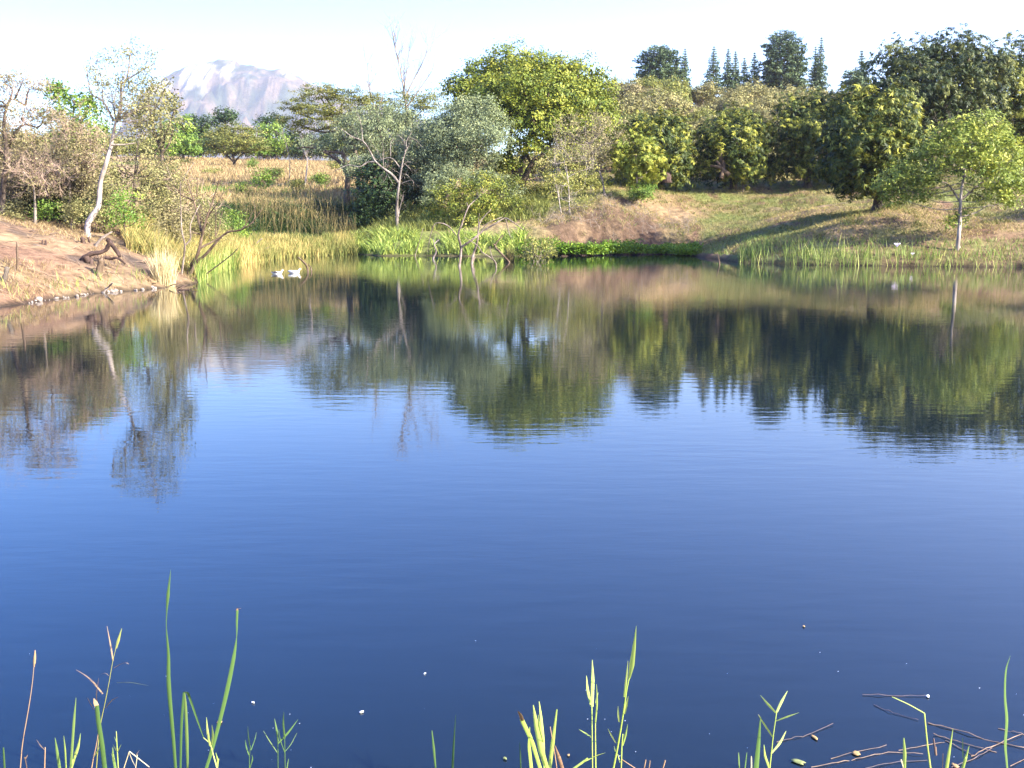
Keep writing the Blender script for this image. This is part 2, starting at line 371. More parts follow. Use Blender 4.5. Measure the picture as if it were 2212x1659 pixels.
MZ = 8 + (MZt - 8) * sh * (1 + .25 * rn * (1 - sh)) + (rn * 150 + rf * 60) * sstep(1 - sh, 0.02, .25) + rf * 22 + rn * 10
mcx, mcz = MX.ravel(), MZ.ravel()
fx = CX + F_PX * (mcx / MD) * 1.0
_e = (mcz - CAM_H) / MD; fy = CY - F_PX * (_e * CP + SP) / (CP - _e * SP); _w = 30 * (fbm(mcx / 60, mcz / 60, 91, 3) - .47)
ell = lambda cx, cy, rx, ry: 1 - sstep(((fx + _w - cx) / rx) ** 2 + ((fy + _w - cy) / ry) ** 2, .75, 1.15)
rock = np.maximum(np.maximum(ell(472, 172, 38, 38), ell(402, 197, 26, 20)), ell(530, 165, 14, 12) * .7) * sstep(fbm(mcx / 40, mcz / 110, 90), .30, .36)
rock = np.maximum(rock, sstep(fbm(mcx / 70, mcz / 70 + MY.ravel() / 160, 95), .6, .68) * .4 * sstep(mcz, 500, 620))
scr = sstep(fbm(mcx / 60, MY.ravel() / 60, 99) , .38, .52)
mc = np.array((.045, .055, .035))[None] * scr[:, None] + np.array((.12, .09, .065))[None] * (1 - scr[:, None])
mc = mc * (1 - rock[:, None]) + np.array((.33, .3, .26))[None] * rock[:, None]
i = np.arange(69)[:, None] * 240; j = np.arange(239)[None]
m, n, l, b = mat('mountain_rock_and_scrub')
ca = n.new('ShaderNodeVertexColor'); ca.layer_name = 'soil'; tc = n.new('ShaderNodeTexCoord')
nz = n.new('ShaderNodeTexNoise'); nz.inputs['Scale'].default_value = .03; nz.inputs['Detail'].default_value = 8; nz.inputs['Roughness'].default_value = .75; l.new(tc.outputs['Object'], nz.inputs[0])
r = ramp(n, [(.38, (.35, .4, .35)), (.6, (1.2, 1.15, 1.1))]); l.new(nz.outputs[0], r.inputs[0])
mx = n.new('ShaderNodeMix'); mx.data_type = 'RGBA'; mx.blend_type = 'MULTIPLY'; mx.inputs['Factor'].default_value = .8
l.new(ca.outputs[0], mx.inputs['A']); l.new(r.outputs[0], mx.inputs['B']); l.new(mx.outputs['Result'], b.inputs['Base Color']); b.inputs['Roughness'].default_value = 1; b.inputs['Specular IOR Level'].default_value = 0
bp = n.new('ShaderNodeBump'); bp.inputs['Strength'].default_value = .6; bp.inputs['Distance'].default_value = 25; l.new(nz.outputs[0], bp.inputs['Height']); l.new(bp.outputs[0], b.inputs['Normal'])
tag(color_mesh('mountain', np.c_[mcx, MY.ravel(), mcz], np.stack([i + j, i + j + 1, i + 240 + j + 1, i + 240 + j], -1).reshape(-1, 4), mc, m), 'pale hazy granite mountain with bare rock face', 'mountain', kind='structure')

# haze: one closed box of even density round camera and scene
m, n, l, b = mat('haze_air'); n.remove(b)
pv = n.new('ShaderNodeVolumePrincipled'); pv.inputs['Color'].default_value = (.93, .95, 1, 1); pv.inputs['Density'].default_value = .000115; pv.inputs['Anisotropy'].default_value = .35
l.new(pv.outputs[0], n['Material Output'].inputs['Volume'])
g = Geo(); hx0, hx1, hy0, hy1, h0, h1 = -6400, 6400, -6400, 6600, -2.6, 1050
g.add([(hx0, hy0, h0), (hx1, hy0, h0), (hx1, hy1, h0), (hx0, hy1, h0), (hx0, hy0, h1), (hx1, hy0, h1), (hx1, hy1, h1), (hx0, hy1, h1)],
      [(0, 3, 2, 1), (4, 5, 6, 7), (0, 1, 5, 4), (1, 2, 6, 5), (2, 3, 7, 6), (3, 0, 4, 7)])
tag(g.build('haze', m, smooth=False), 'thin pale haze filling the valley air', 'haze', kind='stuff')

# ------------------------------------------------------------------ trees
def crown_fill(g, lobes, rng, style='broad', cr=.45, cov=1.25, lpc=28, L=.2, W=.1, low=-.55, fill=.35, hole=0.0, tint0=.0, tintw=1.0):
    """lobes: list of (centre (3,), radii (3,)); clumps of leaves on the shells of the lobes"""
    for c, rr in lobes:
        c = np.asarray(c); rr = np.asarray(rr); area = 4 * math.pi * (rr[0] * rr[1] * rr[2]) ** (2 / 3)
        nc = max(5, int(cov * area / (math.pi * cr * cr)))
        u = unit(rng.normal(size=(nc * 2, 3))); u = u[(u[:, 2] > low) | (rng.random(len(u)) < .25)][:nc]
        lump = 1 + .16 * np.sin(u[:, 0] * 5 + c[0] * 3) * np.sin(u[:, 2] * 6 + c[2]) + .1 * rng.normal(size=len(u))
        f = (1 - fill * rng.random(len(u)) ** 1.6) * lump
        if hole:
            keep = rng.random(len(u)) > hole; u = u[keep]; f = f[keep]
        cc = c + u * rr * f[:, None]; k = len(cc)
        out = unit(u / rr)
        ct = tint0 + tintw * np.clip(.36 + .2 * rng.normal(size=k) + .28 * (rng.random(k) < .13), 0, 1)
        if style == 'mango':                            # shoots ending in rosettes of long hanging leaves
            nr_ = lpc // 9; sc = np.repeat(cc, nr_, 0) + rng.normal(size=(k * nr_, 3)) * cr * .5
            so = unit(np.repeat(out, nr_, 0) + rng.normal(size=(k * nr_, 3)) * .4 + np.array((0, 0, .5)))
            nl = 9; th = np.tile(np.arange(nl) * 2.4, len(sc)) + np.repeat(rng.random(len(sc)) * 6, nl)
            a = unit(np.cross(so, np.array((.3, .1, 1.)))); bb = np.cross(so, a)
            rd = np.cos(th)[:, None] * np.repeat(a, nl, 0) + np.sin(th)[:, None] * np.repeat(bb, nl, 0)
            droop = rng.uniform(.3, 1.1, len(rd))[:, None]
            d = unit(rd + np.repeat(so, nl, 0) * .35 - np.array((0, 0, 1.)) * droop)
            nn = unit(np.repeat(so, nl, 0) + rd * .5 + rng.normal(size=d.shape) * .15)
            ll = L * rng.uniform(.7, 1.25, len(d)); pc = np.repeat(sc, nl, 0) + d * (ll * .5)[:, None]
            t = np.repeat(np.repeat(ct, nr_), nl) + .14 * np.repeat(rng.normal(size=len(sc)), nl) + .08 * rng.normal(size=len(d))
            leaves(g, pc, nn, d, ll, W * rng.uniform(.8, 1.2, len(d)), t)
            continue
        sq = np.array((1, 1, .32)) if style == 'acacia' else np.array((1, 1, .75))
        p = np.repeat(cc, lpc, 0) + rng.normal(size=(k * lpc, 3)) * cr * .55 * sq
        o = np.repeat(out, lpc, 0); n_ = len(p)
        if style == 'fine': nn = unit(o * .5 + rng.normal(size=(n_, 3)) * .8)
        elif style == 'acacia': nn = unit(o * .3 + np.array((0, 0, .9)) + rng.normal(size=(n_, 3)) * .5)
        else: nn = unit(o + np.array((0, 0, .55)) + rng.normal(size=(n_, 3)) * .55)
        d = rng.normal(size=(n_, 3)) + o * .4 - np.array((0, 0, .35))
        leaves(g, p, nn, d, L * rng.uniform(.65, 1.3, n_), W * rng.uniform(.7, 1.3, n_), np.repeat(ct, lpc) + .16 * rng.normal(size=n_))

def px_lobes(lst, depth, kz=1.0):
    out = []
    for q in lst:
        X, Y, rx, ry = q[:4]; dd = q[4] if len(q) > 4 else 0
        c = P(X, Y, depth, dd); s = (depth + dd) / F_PX
        out.append((c, np.array((rx * s, max(.55 * (rx + ry) * .5 * s + .45 * rx * s, .2) * kz, ry * s))))
    return out
_seed = [100]
def tree(name, label, cat, group, depth, base, trunk, r0, lobes, leaf='mango', bark='bark', style='broad', cr=.45, cov=1.25, lpc=28, L=.2, W=.1,
         low=-.55, fill=.35, hole=0.0, branch=True, tw=0, twr=.02, extra=None, r1=None, tint0=0, tintw=1.0, nb=None, inner=None, brk=1.0, bark2=None):
    _seed[0] += 1; rng = np.random.default_rng(_seed[0])
    lb = px_lobes(lobes, depth) if lobes and len(np.shape(lobes[0])) else []
    bx = P(base, trunk[0][1] + 20, depth)[0]; o = np.array((bx, depth, hz(bx, depth) - .08))
    e = empty(name, o, label, cat, group)
    g = Geo(); g2 = g if bark2 is None else Geo(); tp = [o] + [P(x, y, depth, rng.normal() * .15) for x, y in trunk]
    pts = limb(g, tp, r0, r0 * .45 if r1 is None else r1, 8, 3, rng=rng)
    pts[0] -= 0
    tube(g, [o - (0, 0, .1), o + (0, 0, r0 * 1.2)], [r0 * 1.7, r0 * 1.05], 8, .5, rng, .12)    # root flare
    if branch:
        for c, rr in lb[:nb]:
            k = len(pts); cand = pts[k // 3:]; dist = np.linalg.norm(cand - c, axis=1) + .8 * np.maximum(0, cand[:, 2] - c[2] + .2)
            st = cand[np.argmin(dist)]; ln = np.linalg.norm(c - st)
            mid = st + (c - st) * .5 + np.array((0, 0, -.1 * ln)) + rng.normal(size=3) * .08 * ln
            rb = brk * min(r0 * .5, .03 + .035 * ln)
            bp_ = limb(g2, [st, mid, c], rb, rb * .4, 5, 3, rng=rng)
            for _ in range(tw):
                q = bp_[rng.integers(2, len(bp_))]; u = unit(rng.normal(size=3) + np.array((0, 0, .3)))
                twigs(g2, q, u, np.mean(rr) * rng.uniform(.9, 1.5), twr, 2, rng, .7, .12, 4, 3)
    for ex in (extra or []):
        limb(g2, [P(x, y, depth, (ex[3] if len(ex) > 3 else 0) * k) for k, (x, y) in enumerate(ex[0])], ex[1], ex[2], 6, 3, rng=rng)
    g.build('trunk', M[bark], e, o)
    if bark2: g2.build('branches', M[bark2], e, o)
    if lb:
        g = Geo(); crown_fill(g, lb, rng, style, cr, cov, lpc, L, W, low, fill, hole, tint0, tintw)
        if inner: crown_fill(g, [(c, rr * .62) for c, rr in lb], rng, 'broad', cr * 1.3, .8, 14, L * 1.5, W * 2, -1, .5, 0, -.15, .5)  # inner leaves tinted darker: shade inside the crown put into colour
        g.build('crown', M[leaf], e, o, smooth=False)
    return e

# --- conifers on the ridge
def conifer(X, ytop, ybot, half, label, depth=215, round_=0.0, name='pine_tree', group='dark conifers on the ridge', lean=0.0):
    _seed[0] += 1; rng = np.random.default_rng(_seed[0])
    top = P(X, ytop, depth); bx = P(X + lean, ybot, depth); o = np.array((bx[0], depth, min(hz(bx[0], depth), bx[2]) - .2))
    e = empty(name, o, label, 'pine', group)
    g = Geo(); limb(g, [o, (o * .5 + top * .5), top], .28, .03, 6, 3, rng=rng)
    H = top[2] - bx[2]; R = half * depth / F_PX; gl = Geo(); z = bx[2]; cs = []; ds = []; ts = []
    lv = np.arange(0, 1, .45 / max(H, 4))
    for t in lv:
        if round_: prof_ = min(1, .55 + t * 2) * math.sqrt(max(0, 1 - max(0, (t - .35) / .67) ** 2))
        else: prof_ = (1 - t) ** .8 * min(1, .8 + t * 2)
        rr = R * 1.22 * prof_ + .08; nb_ = int(6 + rr * 2.6); a0 = rng.random() * 6
        ax = o + (top - o) * ((bx[2] - o[2]) + t * H) / (top[2] - o[2])
        for k in range(nb_):
            if rng.random() < .16: continue
            a = a0 + k * 2 * math.pi / nb_ + rng.normal() * .15; rl = rr * rng.uniform(.65, 1.15)
            d = np.array((math.cos(a), math.sin(a), .1 if t > .6 else -.12 + .25 * rng.random()))
            tube(g, [ax, ax + d * rl * .9], [.05, .015], 3)
            m_ = int(8 + rl * 12); f = rng.uniform(.15, 1, m_)
            cs.append(ax + d * rl * f[:, None] + rng.normal(size=(m_, 3)) * np.array((.2, .2, .14)) * min(1, .35 + rr * .5)); ds.append(np.tile(d, (m_, 1))); ts.append(np.full(m_, .4 + .2 * rng.normal()))
    c = np.concatenate(cs); d = np.concatenate(ds) + rng.normal(size=c.shape) * .7; nn = rng.normal(size=c.shape) * .7 + np.array((0, 0, .6))
    sz = np.clip(.3 + .8 * np.hypot(c[:, 0] - top[0], c[:, 1] - top[1]) / max(R, .5), .35, 1)
    leaves(gl, c, nn, d, rng.uniform(.45, .9, len(c)) * sz, rng.uniform(.16, .3, len(c)) * sz, np.concatenate(ts) + .15 * rng.normal(size=len(c)))
    g.build('trunk', M['bark'], e, o); gl.build('crown', M['pine'], e, o, smooth=False)
conifer(1424, 100, 200, 42, 'broad round-topped pine leftmost on the ridge', round_=1)
conifer(1462, 116, 205, 9, 'small faint conifer just right of the broad round-topped pine')
conifer(1480, 104, 205, 13, 'narrow conifer at the left end of the wide ridge gap')
conifer(1542, 99, 200, 19, 'narrow pointed conifer standing alone mid ridge')
conifer(1573, 103, 200, 13, 'slim conifer first of the close row of four')
conifer(1589, 109, 205, 12, 'slim conifer second of the close row of four, blunt top')
conifer(1608, 124, 205, 14, 'shortest conifer of the close row of four')
conifer(1630, 112, 208, 15, 'slim conifer last of the close row of four')
conifer(1663, 102, 208, 19, 'slim pointed conifer pressed against the tallest pine')
conifer(1694, 67, 210, 42, 'tallest pine on the ridge with wide uneven crown', round_=.6)
conifer(1722, 120, 215, 22, 'low ragged conifer under the right side of the tallest pine')
conifer(1762, 100, 210, 14, 'left half of the leaning conifer pair')
conifer(1775, 79, 215, 17, 'tall leaning conifer right of the tallest pine', lean=-8)
conifer(1862, 108, 200, 16, 'lone pale conifer beside the dark mango crowns', depth=190)
conifer(1845, 152, 200, 22, 'squat conifer at the foot of the lone pale conifer', depth=180, round_=.6)
conifer(2094, 64, 160, 9, 'conifer tip poking above the tall dark mango crown', depth=150)

# --- bushes on the scrub hillside: four built, the rest copied
rng = np.random.default_rng(7)
def bush_proto(leaf, label):
    e = empty('hillside_bush', (0, 0, 0), label, 'bush', 'scrub bushes on the hillside')
    g = Geo()
    for k in range(5):
        a = rng.random() * 6; twigs(g, (0, 0, -.3), (math.cos(a) * .6, math.sin(a) * .6, 1), 2.6, .05, 2, rng, .5, .1, 3, 3)
    g.build('stem', M['greybark'], e)
    g = Geo(); lb = [(np.array((rng.normal() * 1.0, rng.normal() * 1.0, 1.5 + rng.random() * 1.5)), np.array((1.35, 1.35, 1.15)) * rng.uniform(.8, 1.2)) for _ in range(7)]
    crown_fill(g, lb, rng, 'broad', .4, 1.1, 11, .3, .17, -.6, .4, .12); g.build('crown', M[leaf], e, smooth=False)
    return e
protos = [bush_proto('beige', 'rounded beige bush on the scrub hillside below the pines'), bush_proto('beige', 'rounded beige bush on the scrub hillside below the pines'),
          bush_proto('olive', 'olive green bush among beige bushes on the scrub hillside'), bush_proto('pinkish', 'pinkish dry bush among beige bushes on the scrub hillside')]
used = [False] * 4
def place_bush(k, x, y, s, dz=0):
    p = protos[k]
    if not used[k]: o = p; used[k] = True
    else:
        o = p.copy(); SC.collection.objects.link(o)
        for ch in p.children:
            c = ch.copy(); SC.collection.objects.link(c); c.parent = o
    o.location = (x, y, hz(x, y) - .3 + dz); o.rotation_euler = (0, 0, rng.random() * 6.28); o.scale = (s, s, s * rng.uniform(.8, 1.05))
for dep in (108, 116, 126, 136, 148, 160, 174, 186):
    for X in np.arange(860 if dep < 120 else 1260, 1980, 62 * 112 / dep * .95):
        x = P(X + rng.uniform(-14, 14), 300, dep)[0]
        place_bush(int(rng.choice([0, 1, 2, 3], p=[.36, .34, .18, .12])), x, dep + rng.uniform(-4, 4), rng.uniform(.85, 1.25))

# --- right half: mango trees and their neighbours
MG = dict(style='mango', leaf='mango', cr=.55, cov=1.4, lpc=36, L=.34, W=.085, low=-.85, fill=.3, inner=True, tint0=.15)
tree('mango_tree', 'tall dark mango tree behind, filling the top right skyline', 'tree', 'mango trees on the right bank', 84, 2010, [(2010, 350), (2005, 280)], .4,
     [(1925, 150, 55, 60, 2), (1985, 130, 60, 50), (2050, 115, 55, 45, 1), (2095, 125, 50, 50), (2140, 150, 50, 50), (1925, 215, 55, 60, 0), (1990, 200, 60, 60, -3), (2060, 190, 60, 60, -3), (2120, 210, 60, 60, -2),
      (1960, 280, 60, 50, -1), (2040, 280, 60, 50, -2), (2110, 290, 50, 50), (1985, 160, 55, 55, 5), (2060, 170, 55, 55, 5), (2000, 200, 110, 100, 3), (1990, 340, 75, 50), (2095, 350, 75, 50), (2080, 180, 90, 90, 3)], **{**MG, 'leaf': 'mango_dark', 'cr': .6})
tree('mango_tree', 'dark mango tree cut by the right picture edge, behind the light tree', 'tree', 'mango trees on the right bank', 88, 2200, [(2200, 380), (2200, 280)], .4,
     [(2150, 170, 50, 55), (2205, 130, 55, 50), (2270, 135, 60, 60), (2185, 210, 55, 60, -3), (2250, 220, 60, 60, -2), (2200, 290, 60, 60, -3), (2280, 300, 60, 60), (2215, 350, 60, 50, -3), (2330, 200, 60, 70), (2230, 240, 110, 130, 3), (2210, 400, 70, 40, -2), (2300, 380, 70, 50)], **MG)
tree('mango_tree', 'dark rounded mango tree between the dome shaped one and the near one', 'tree', 'mango trees on the right bank', 88, 1745, [(1745, 360), (1745, 300)], .35,
     [(1715, 242, 42, 36), (1770, 234, 48, 34), (1810, 245, 42, 42, -1), (1705, 290, 42, 45, -1), (1765, 285, 50, 50, -3), (1815, 305, 40, 50, -2), (1720, 335, 38, 30, -1), (1780, 340, 45, 30, -2), (1760, 260, 50, 50, 3), (1755, 290, 82, 80, 1), (1700, 362, 42, 26), (1760, 366, 50, 24, -2), (1818, 360, 42, 28)], **MG)
tree('mango_tree', 'dome shaped dark mango tree behind the upright log', 'tree', 'mango trees on the right bank', 88, 1585, [(1585, 375), (1585, 310)], .35,
     [(1590, 262, 46, 30), (1550, 285, 42, 33, -1), (1630, 285, 40, 36), (1525, 315, 34, 40), (1585, 300, 55, 45, -3), (1645, 315, 30, 42), (1535, 350, 38, 28, -1), (1600, 345, 50, 30, -3), (1645, 350, 28, 28), (1585, 290, 50, 50, 3), (1587, 312, 80, 64, 1), (1520, 370, 26, 24), (1560, 376, 40, 20, -1), (1620, 372, 45, 22, -1), (1655, 366, 22, 24)], **MG)
tree('mango_tree', 'dark mango tree right of the large central tree, behind the small sunlit mango', 'tree', 'mango trees on the right bank', 86, 1425, [(1425, 385), (1425, 320)], .35,
     [(1385, 278, 42, 28), (1435, 270, 42, 28), (1465, 285, 32, 38), (1375, 305, 38, 40), (1430, 300, 50, 45, -3), (1475, 325, 25, 42), (1400, 350, 45, 38, -1), (1460, 360, 32, 30, -1), (1345, 345, 32, 45, 1), (1430, 295, 45, 45, 3), (1425, 322, 78, 62, 1), (1370, 382, 40, 22), (1440, 386, 50, 20), (1484, 372, 20, 26)], **MG)
tree('young_mango_tree', 'small sunlit yellow green mango tree left of the low wood stump', 'tree', None, 77, 1376, [(1376, 400), (1374, 350), (1372, 310)], .1,
     [(1365, 305, 30, 20), (1400, 315, 30, 20, -.5), (1340, 335, 30, 24), (1385, 340, 36, 24, -1), (1420, 345, 24, 20), (1350, 370, 34, 22), (1398, 372, 36, 20, -.5), (1376, 350, 30, 30, 1)],
     style='mango', leaf='fig', cr=.4, cov=1.2, lpc=36, L=.3, W=.08, low=-.8, bark='greybark', tint0=.1)
tree('young_mango_tree', 'low umbrella shaped mango bush beside the upright log', 'tree', None, 86, 1605, [(1604, 385), (1603, 365)], .06,
     [(1585, 352, 20, 13), (1610, 346, 22, 13), (1628, 362, 18, 14), (1580, 370, 18, 12), (1608, 368, 24, 14, -.7)], style='mango', leaf='fig', cr=.35, cov=1.3, lpc=27, L=.28, W=.08, low=-.8)
tree('mango_tree', 'near mango tree with thick short trunk and drooping leaves on the grass slope', 'tree', 'mango trees on the right bank', 62, 1896, [(1896, 430), (1893, 400), (1890, 340)], .3,
     [(1850, 225, 48, 32), (1895, 215, 42, 26, -.5), (1945, 220, 42, 28), (1865, 270, 50, 40, -1.5), (1925, 265, 55, 40, -2), (1960, 285, 34, 42, -.5), (1820, 300, 34, 36), (1880, 315, 55, 42, -2.5), (1945, 325, 45, 42, -1.5),
      (1800, 350, 32, 34), (1845, 360, 45, 40, -1.5), (1900, 370, 45, 38, -2), (1950, 375, 36, 35, -1), (1818, 395, 30, 22), (1860, 398, 30, 26, -.5), (1890, 280, 60, 50, 2.5), (1880, 350, 60, 45, 2), (1885, 300, 85, 75, 1), (1870, 360, 80, 50, .5), (1930, 405, 34, 22, -.5)],
     **{**MG, 'cr': .45, 'L': .32, 'W': .075, 'lpc': 45})
tree('light_green_tree', 'light green spreading tree with pale slender trunk at the right shore', 'tree', None, 52.6, 2067, [(2068, 540), (2072, 500), (2074, 465), (2076, 420), (2082, 380), (2090, 330)], .115,
     [(2075, 275, 42, 26), (2120, 262, 40, 24), (2160, 290, 40, 32), (2040, 290, 34, 24), (2090, 310, 50, 32, -1.2), (2140, 325, 50, 36, -1), (2190, 345, 36, 40), (2020, 320, 34, 24), (2060, 345, 44, 26, -1), (2110, 365, 48, 26, -1.5),
      (2165, 385, 46, 32, -.8), (2200, 400, 30, 34), (1985, 350, 36, 22, .5), (2015, 385, 34, 22, -.5), (1945, 370, 32, 22), (1915, 395, 30, 24, .3), (1960, 410, 36, 24, .2), (1995, 425, 34, 18), (2140, 420, 46, 18, -.3), (2185, 432, 30, 16),
      (1940, 430, 28, 18), (2100, 300, 50, 40, 2), (2150, 350, 50, 40, 2), (1975, 385, 36, 30, 1.5), (2085, 470, 16, 20, .3), (2055, 478, 14, 14)],
     leaf='light', bark='palebark', bark2='greybark', brk=.5, cr=.35, cov=1.3, lpc=30, L=.16, W=.09, low=-.6, fill=.5, tw=1, twr=.01, r1=.05, hole=.08,
     extra=[([(2076, 440), (2050, 400), (2030, 392), (2000, 380)], .06, .02), ([(2074, 470), (2110, 458), (2140, 440)], .05, .02), ([(2078, 430), (2120, 395), (2165, 360)], .06, .02), ([(2072, 500), (2090, 480)], .03, .015)])

# --- centre
tree('large_green_tree', 'largest tree, with broad yellow green crown and dark forked trunk at the centre', 'tree', None, 86, 1128, [(1125, 400), (1122, 370), (1135, 330), (1150, 270)], .42,
     [(1000, 200, 36, 40), (1045, 160, 48, 40), (1105, 130, 50, 36), (1160, 145, 42, 34, 1), (1205, 155, 44, 36), (1255, 160, 44, 38), (1295, 195, 38, 40), (1020, 225, 36, 36, -1), (1065, 200, 46, 40, -3), (1125, 185, 52, 44, -4), (1185, 200, 50, 44, -4),
      (1245, 215, 50, 44, -3), (1300, 245, 36, 45, -1), (1090, 250, 40, 36, -4), (1150, 255, 48, 40, -5), (1215, 265, 46, 40, -4), (1265, 280, 46, 36, -3), (1130, 310, 40, 30, -4), (1095, 345, 34, 24, -3), (1190, 310, 40, 34, -3), (1320, 270, 30, 50, 1),
      (1075, 190, 60, 50, 4), (1150, 180, 70, 60, 5), (1230, 210, 70, 60, 4), (985, 185, 25, 22), (1150, 210, 150, 85, 2), (1240, 250, 85, 60, 1), (1060, 220, 80, 55, 1)],
     leaf='fig', cr=.5, cov=1.15, lpc=30, L=.24, W=.13, low=-.7, inner=True, extra=[([(1120, 398), (1108, 360), (1098, 320), (1110, 260)], .3, .12), ([(1128, 398), (1150, 350), (1175, 330), (1200, 290)], .3, .1), ([(1116, 398), (1085, 385), (1070, 365), (1075, 340)], .12, .05)])
tree('olive_tree', 'grey green olive-like tree with dark left side, front of the largest tree', 'tree', 'grey green trees by the middle bank', 79, 960, [(960, 440), (985, 400), (1005, 350), (1010, 310)], .24,
     [(1030, 240, 42, 34), (1065, 262, 36, 34), (995, 250, 40, 34), (1035, 290, 50, 36, -2), (1080, 300, 28, 28, -1), (960, 280, 40, 36), (920, 290, 38, 34, 1), (985, 315, 46, 34, -1), (930, 330, 44, 34), (890, 310, 30, 30, 2), (985, 355, 40, 26, -1), (945, 375, 40, 28, -1),
      (1050, 340, 28, 18), (1000, 280, 50, 45, 3), (980, 300, 90, 60, 1), (905, 340, 50, 45, 1)], leaf='silver', style='fine', cr=.42, cov=1.25, lpc=40, L=.17, W=.075, inner=True, low=-.7, bark='brownwood')
tree('olive_bush', 'low silvery bush under the olive-like tree', 'bush', None, 76, 985, [(985, 440), (983, 410)], .1,
     [(950, 400, 34, 26), (985, 390, 32, 26), (1020, 400, 26, 22), (930, 425, 26, 20), (1045, 385, 26, 18), (1075, 395, 28, 22, 1), (1105, 410, 26, 24, 1)], leaf='silver', style='fine', cr=.35, cov=1.2, lpc=36, L=.16, W=.07, low=-.8)
tree('grey_green_tree', 'grey green tree with thick dark leaning trunk left of the white dead tree', 'tree', 'grey green trees by the middle bank', 86, 748, [(750, 410), (752, 370), (742, 330), (760, 300)], .3,
     [(800, 260, 46, 32), (850, 255, 44, 30), (760, 275, 36, 26), (890, 270, 36, 34, 1), (825, 295, 50, 34, -1.5), (870, 310, 36, 30, -1), (780, 315, 34, 28, -1), (740, 300, 26, 24), (820, 335, 36, 20, -1), (845, 285, 50, 40, 3), (705, 320, 26, 18, .5), (670, 312, 26, 16, .5), (825, 290, 90, 50, 1), (870, 330, 50, 40, 1)],
     leaf='silver', style='fine', cr=.42, cov=1.1, lpc=34, L=.17, W=.08, low=-.6, tw=2, extra=[([(748, 372), (735, 350), (705, 330), (665, 318), (640, 322)], .17, .04), ([(750, 380), (725, 345), (690, 335)], .1, .03)])
tree('umbrella_thorn_tree', 'flat topped green acacia in front of the mountain foot', 'tree', 'flat topped acacias', 97, 775, [(770, 340), (755, 290), (740, 250)], .25,
     [(690, 205, 50, 16), (740, 208, 46, 20), (650, 225, 40, 14), (630, 260, 34, 13), (680, 240, 50, 18, -1.5), (735, 240, 46, 22, -1), (780, 225, 36, 26), (650, 275, 30, 12, -1), (705, 268, 46, 16, -2), (620, 232, 22, 9), (760, 265, 36, 18), (690, 190, 34, 10), (815, 230, 34, 30, 2), (870, 225, 60, 28, 4), (930, 220, 40, 26, 6)],
     leaf='acacia', style='acacia', cr=.5, cov=1.5, lpc=36, L=.2, W=.09, low=-.6, fill=.5)
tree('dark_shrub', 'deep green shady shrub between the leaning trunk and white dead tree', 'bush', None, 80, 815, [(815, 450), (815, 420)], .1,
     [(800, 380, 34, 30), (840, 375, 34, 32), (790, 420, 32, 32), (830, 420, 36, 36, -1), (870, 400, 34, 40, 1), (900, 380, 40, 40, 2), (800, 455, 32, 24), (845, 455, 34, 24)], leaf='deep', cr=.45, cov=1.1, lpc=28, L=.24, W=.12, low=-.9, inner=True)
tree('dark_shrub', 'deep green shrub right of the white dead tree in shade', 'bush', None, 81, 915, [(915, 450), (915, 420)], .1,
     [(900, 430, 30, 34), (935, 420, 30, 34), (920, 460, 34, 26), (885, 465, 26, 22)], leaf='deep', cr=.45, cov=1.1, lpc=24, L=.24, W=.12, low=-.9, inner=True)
tree('yellow_green_shrub', 'yellow green shrub on the bank behind the grey snags', 'bush', None, 73.5, 1030, [(1028, 490), (1022, 450)], .08,
     [(960, 415, 30, 24), (1000, 405, 34, 22), (1050, 400, 36, 26), (950, 440, 30, 18), (990, 440, 36, 24, -.6), (1040, 435, 40, 28, -1), (1085, 425, 34, 34), (1110, 450, 24, 26), (1060, 465, 34, 20, -.7), (1010, 478, 30, 22, -1), (1020, 505, 24, 18, -1.2), (1095, 395, 26, 20, 1)],
     leaf='yellowgreen', cr=.34, cov=1.05, lpc=26, L=.15, W=.1, low=-.8, hole=.12, tw=1, twr=.012)
tree('sparse_sapling', 'thin twin stemmed sapling with sparse pale leaves on the eroded bank', 'tree', None, 72.5, 1232, [(1230, 450), (1228, 400), (1222, 350)], .05,
     [(1190, 345, 30, 24), (1235, 340, 34, 28), (1270, 365, 26, 24), (1180, 385, 26, 26), (1225, 385, 40, 34, -.5), (1260, 405, 30, 26), (1205, 425, 28, 20), (1245, 440, 22, 20)],
     leaf='olive', bark='palebark', style='fine', cr=.4, cov=.75, lpc=14, L=.15, W=.075, tw=3, twr=.012, extra=[([(1225, 490), (1213, 465), (1206, 420), (1195, 380)], .05, .02)], tint0=.25)
tree('pinkish_bare_tree', 'half bare pinkish tree with thin dark trunk beside the largest tree', 'tree', None, 77, 1310, [(1306, 420), (1300, 385), (1285, 345), (1272, 310)], .09,
     [(1225, 275, 32, 26), (1265, 262, 36, 24), (1305, 275, 34, 28), (1240, 305, 40, 26, -.6), (1285, 305, 42, 30, -1), (1330, 310, 26, 30), (1225, 335, 30, 22), (1275, 345, 40, 22), (1310, 350, 26, 22)],
     leaf='pinkish', bark='greybark', style='fine', cr=.42, cov=.8, lpc=16, L=.15, W=.08, tw=5, twr=.015)
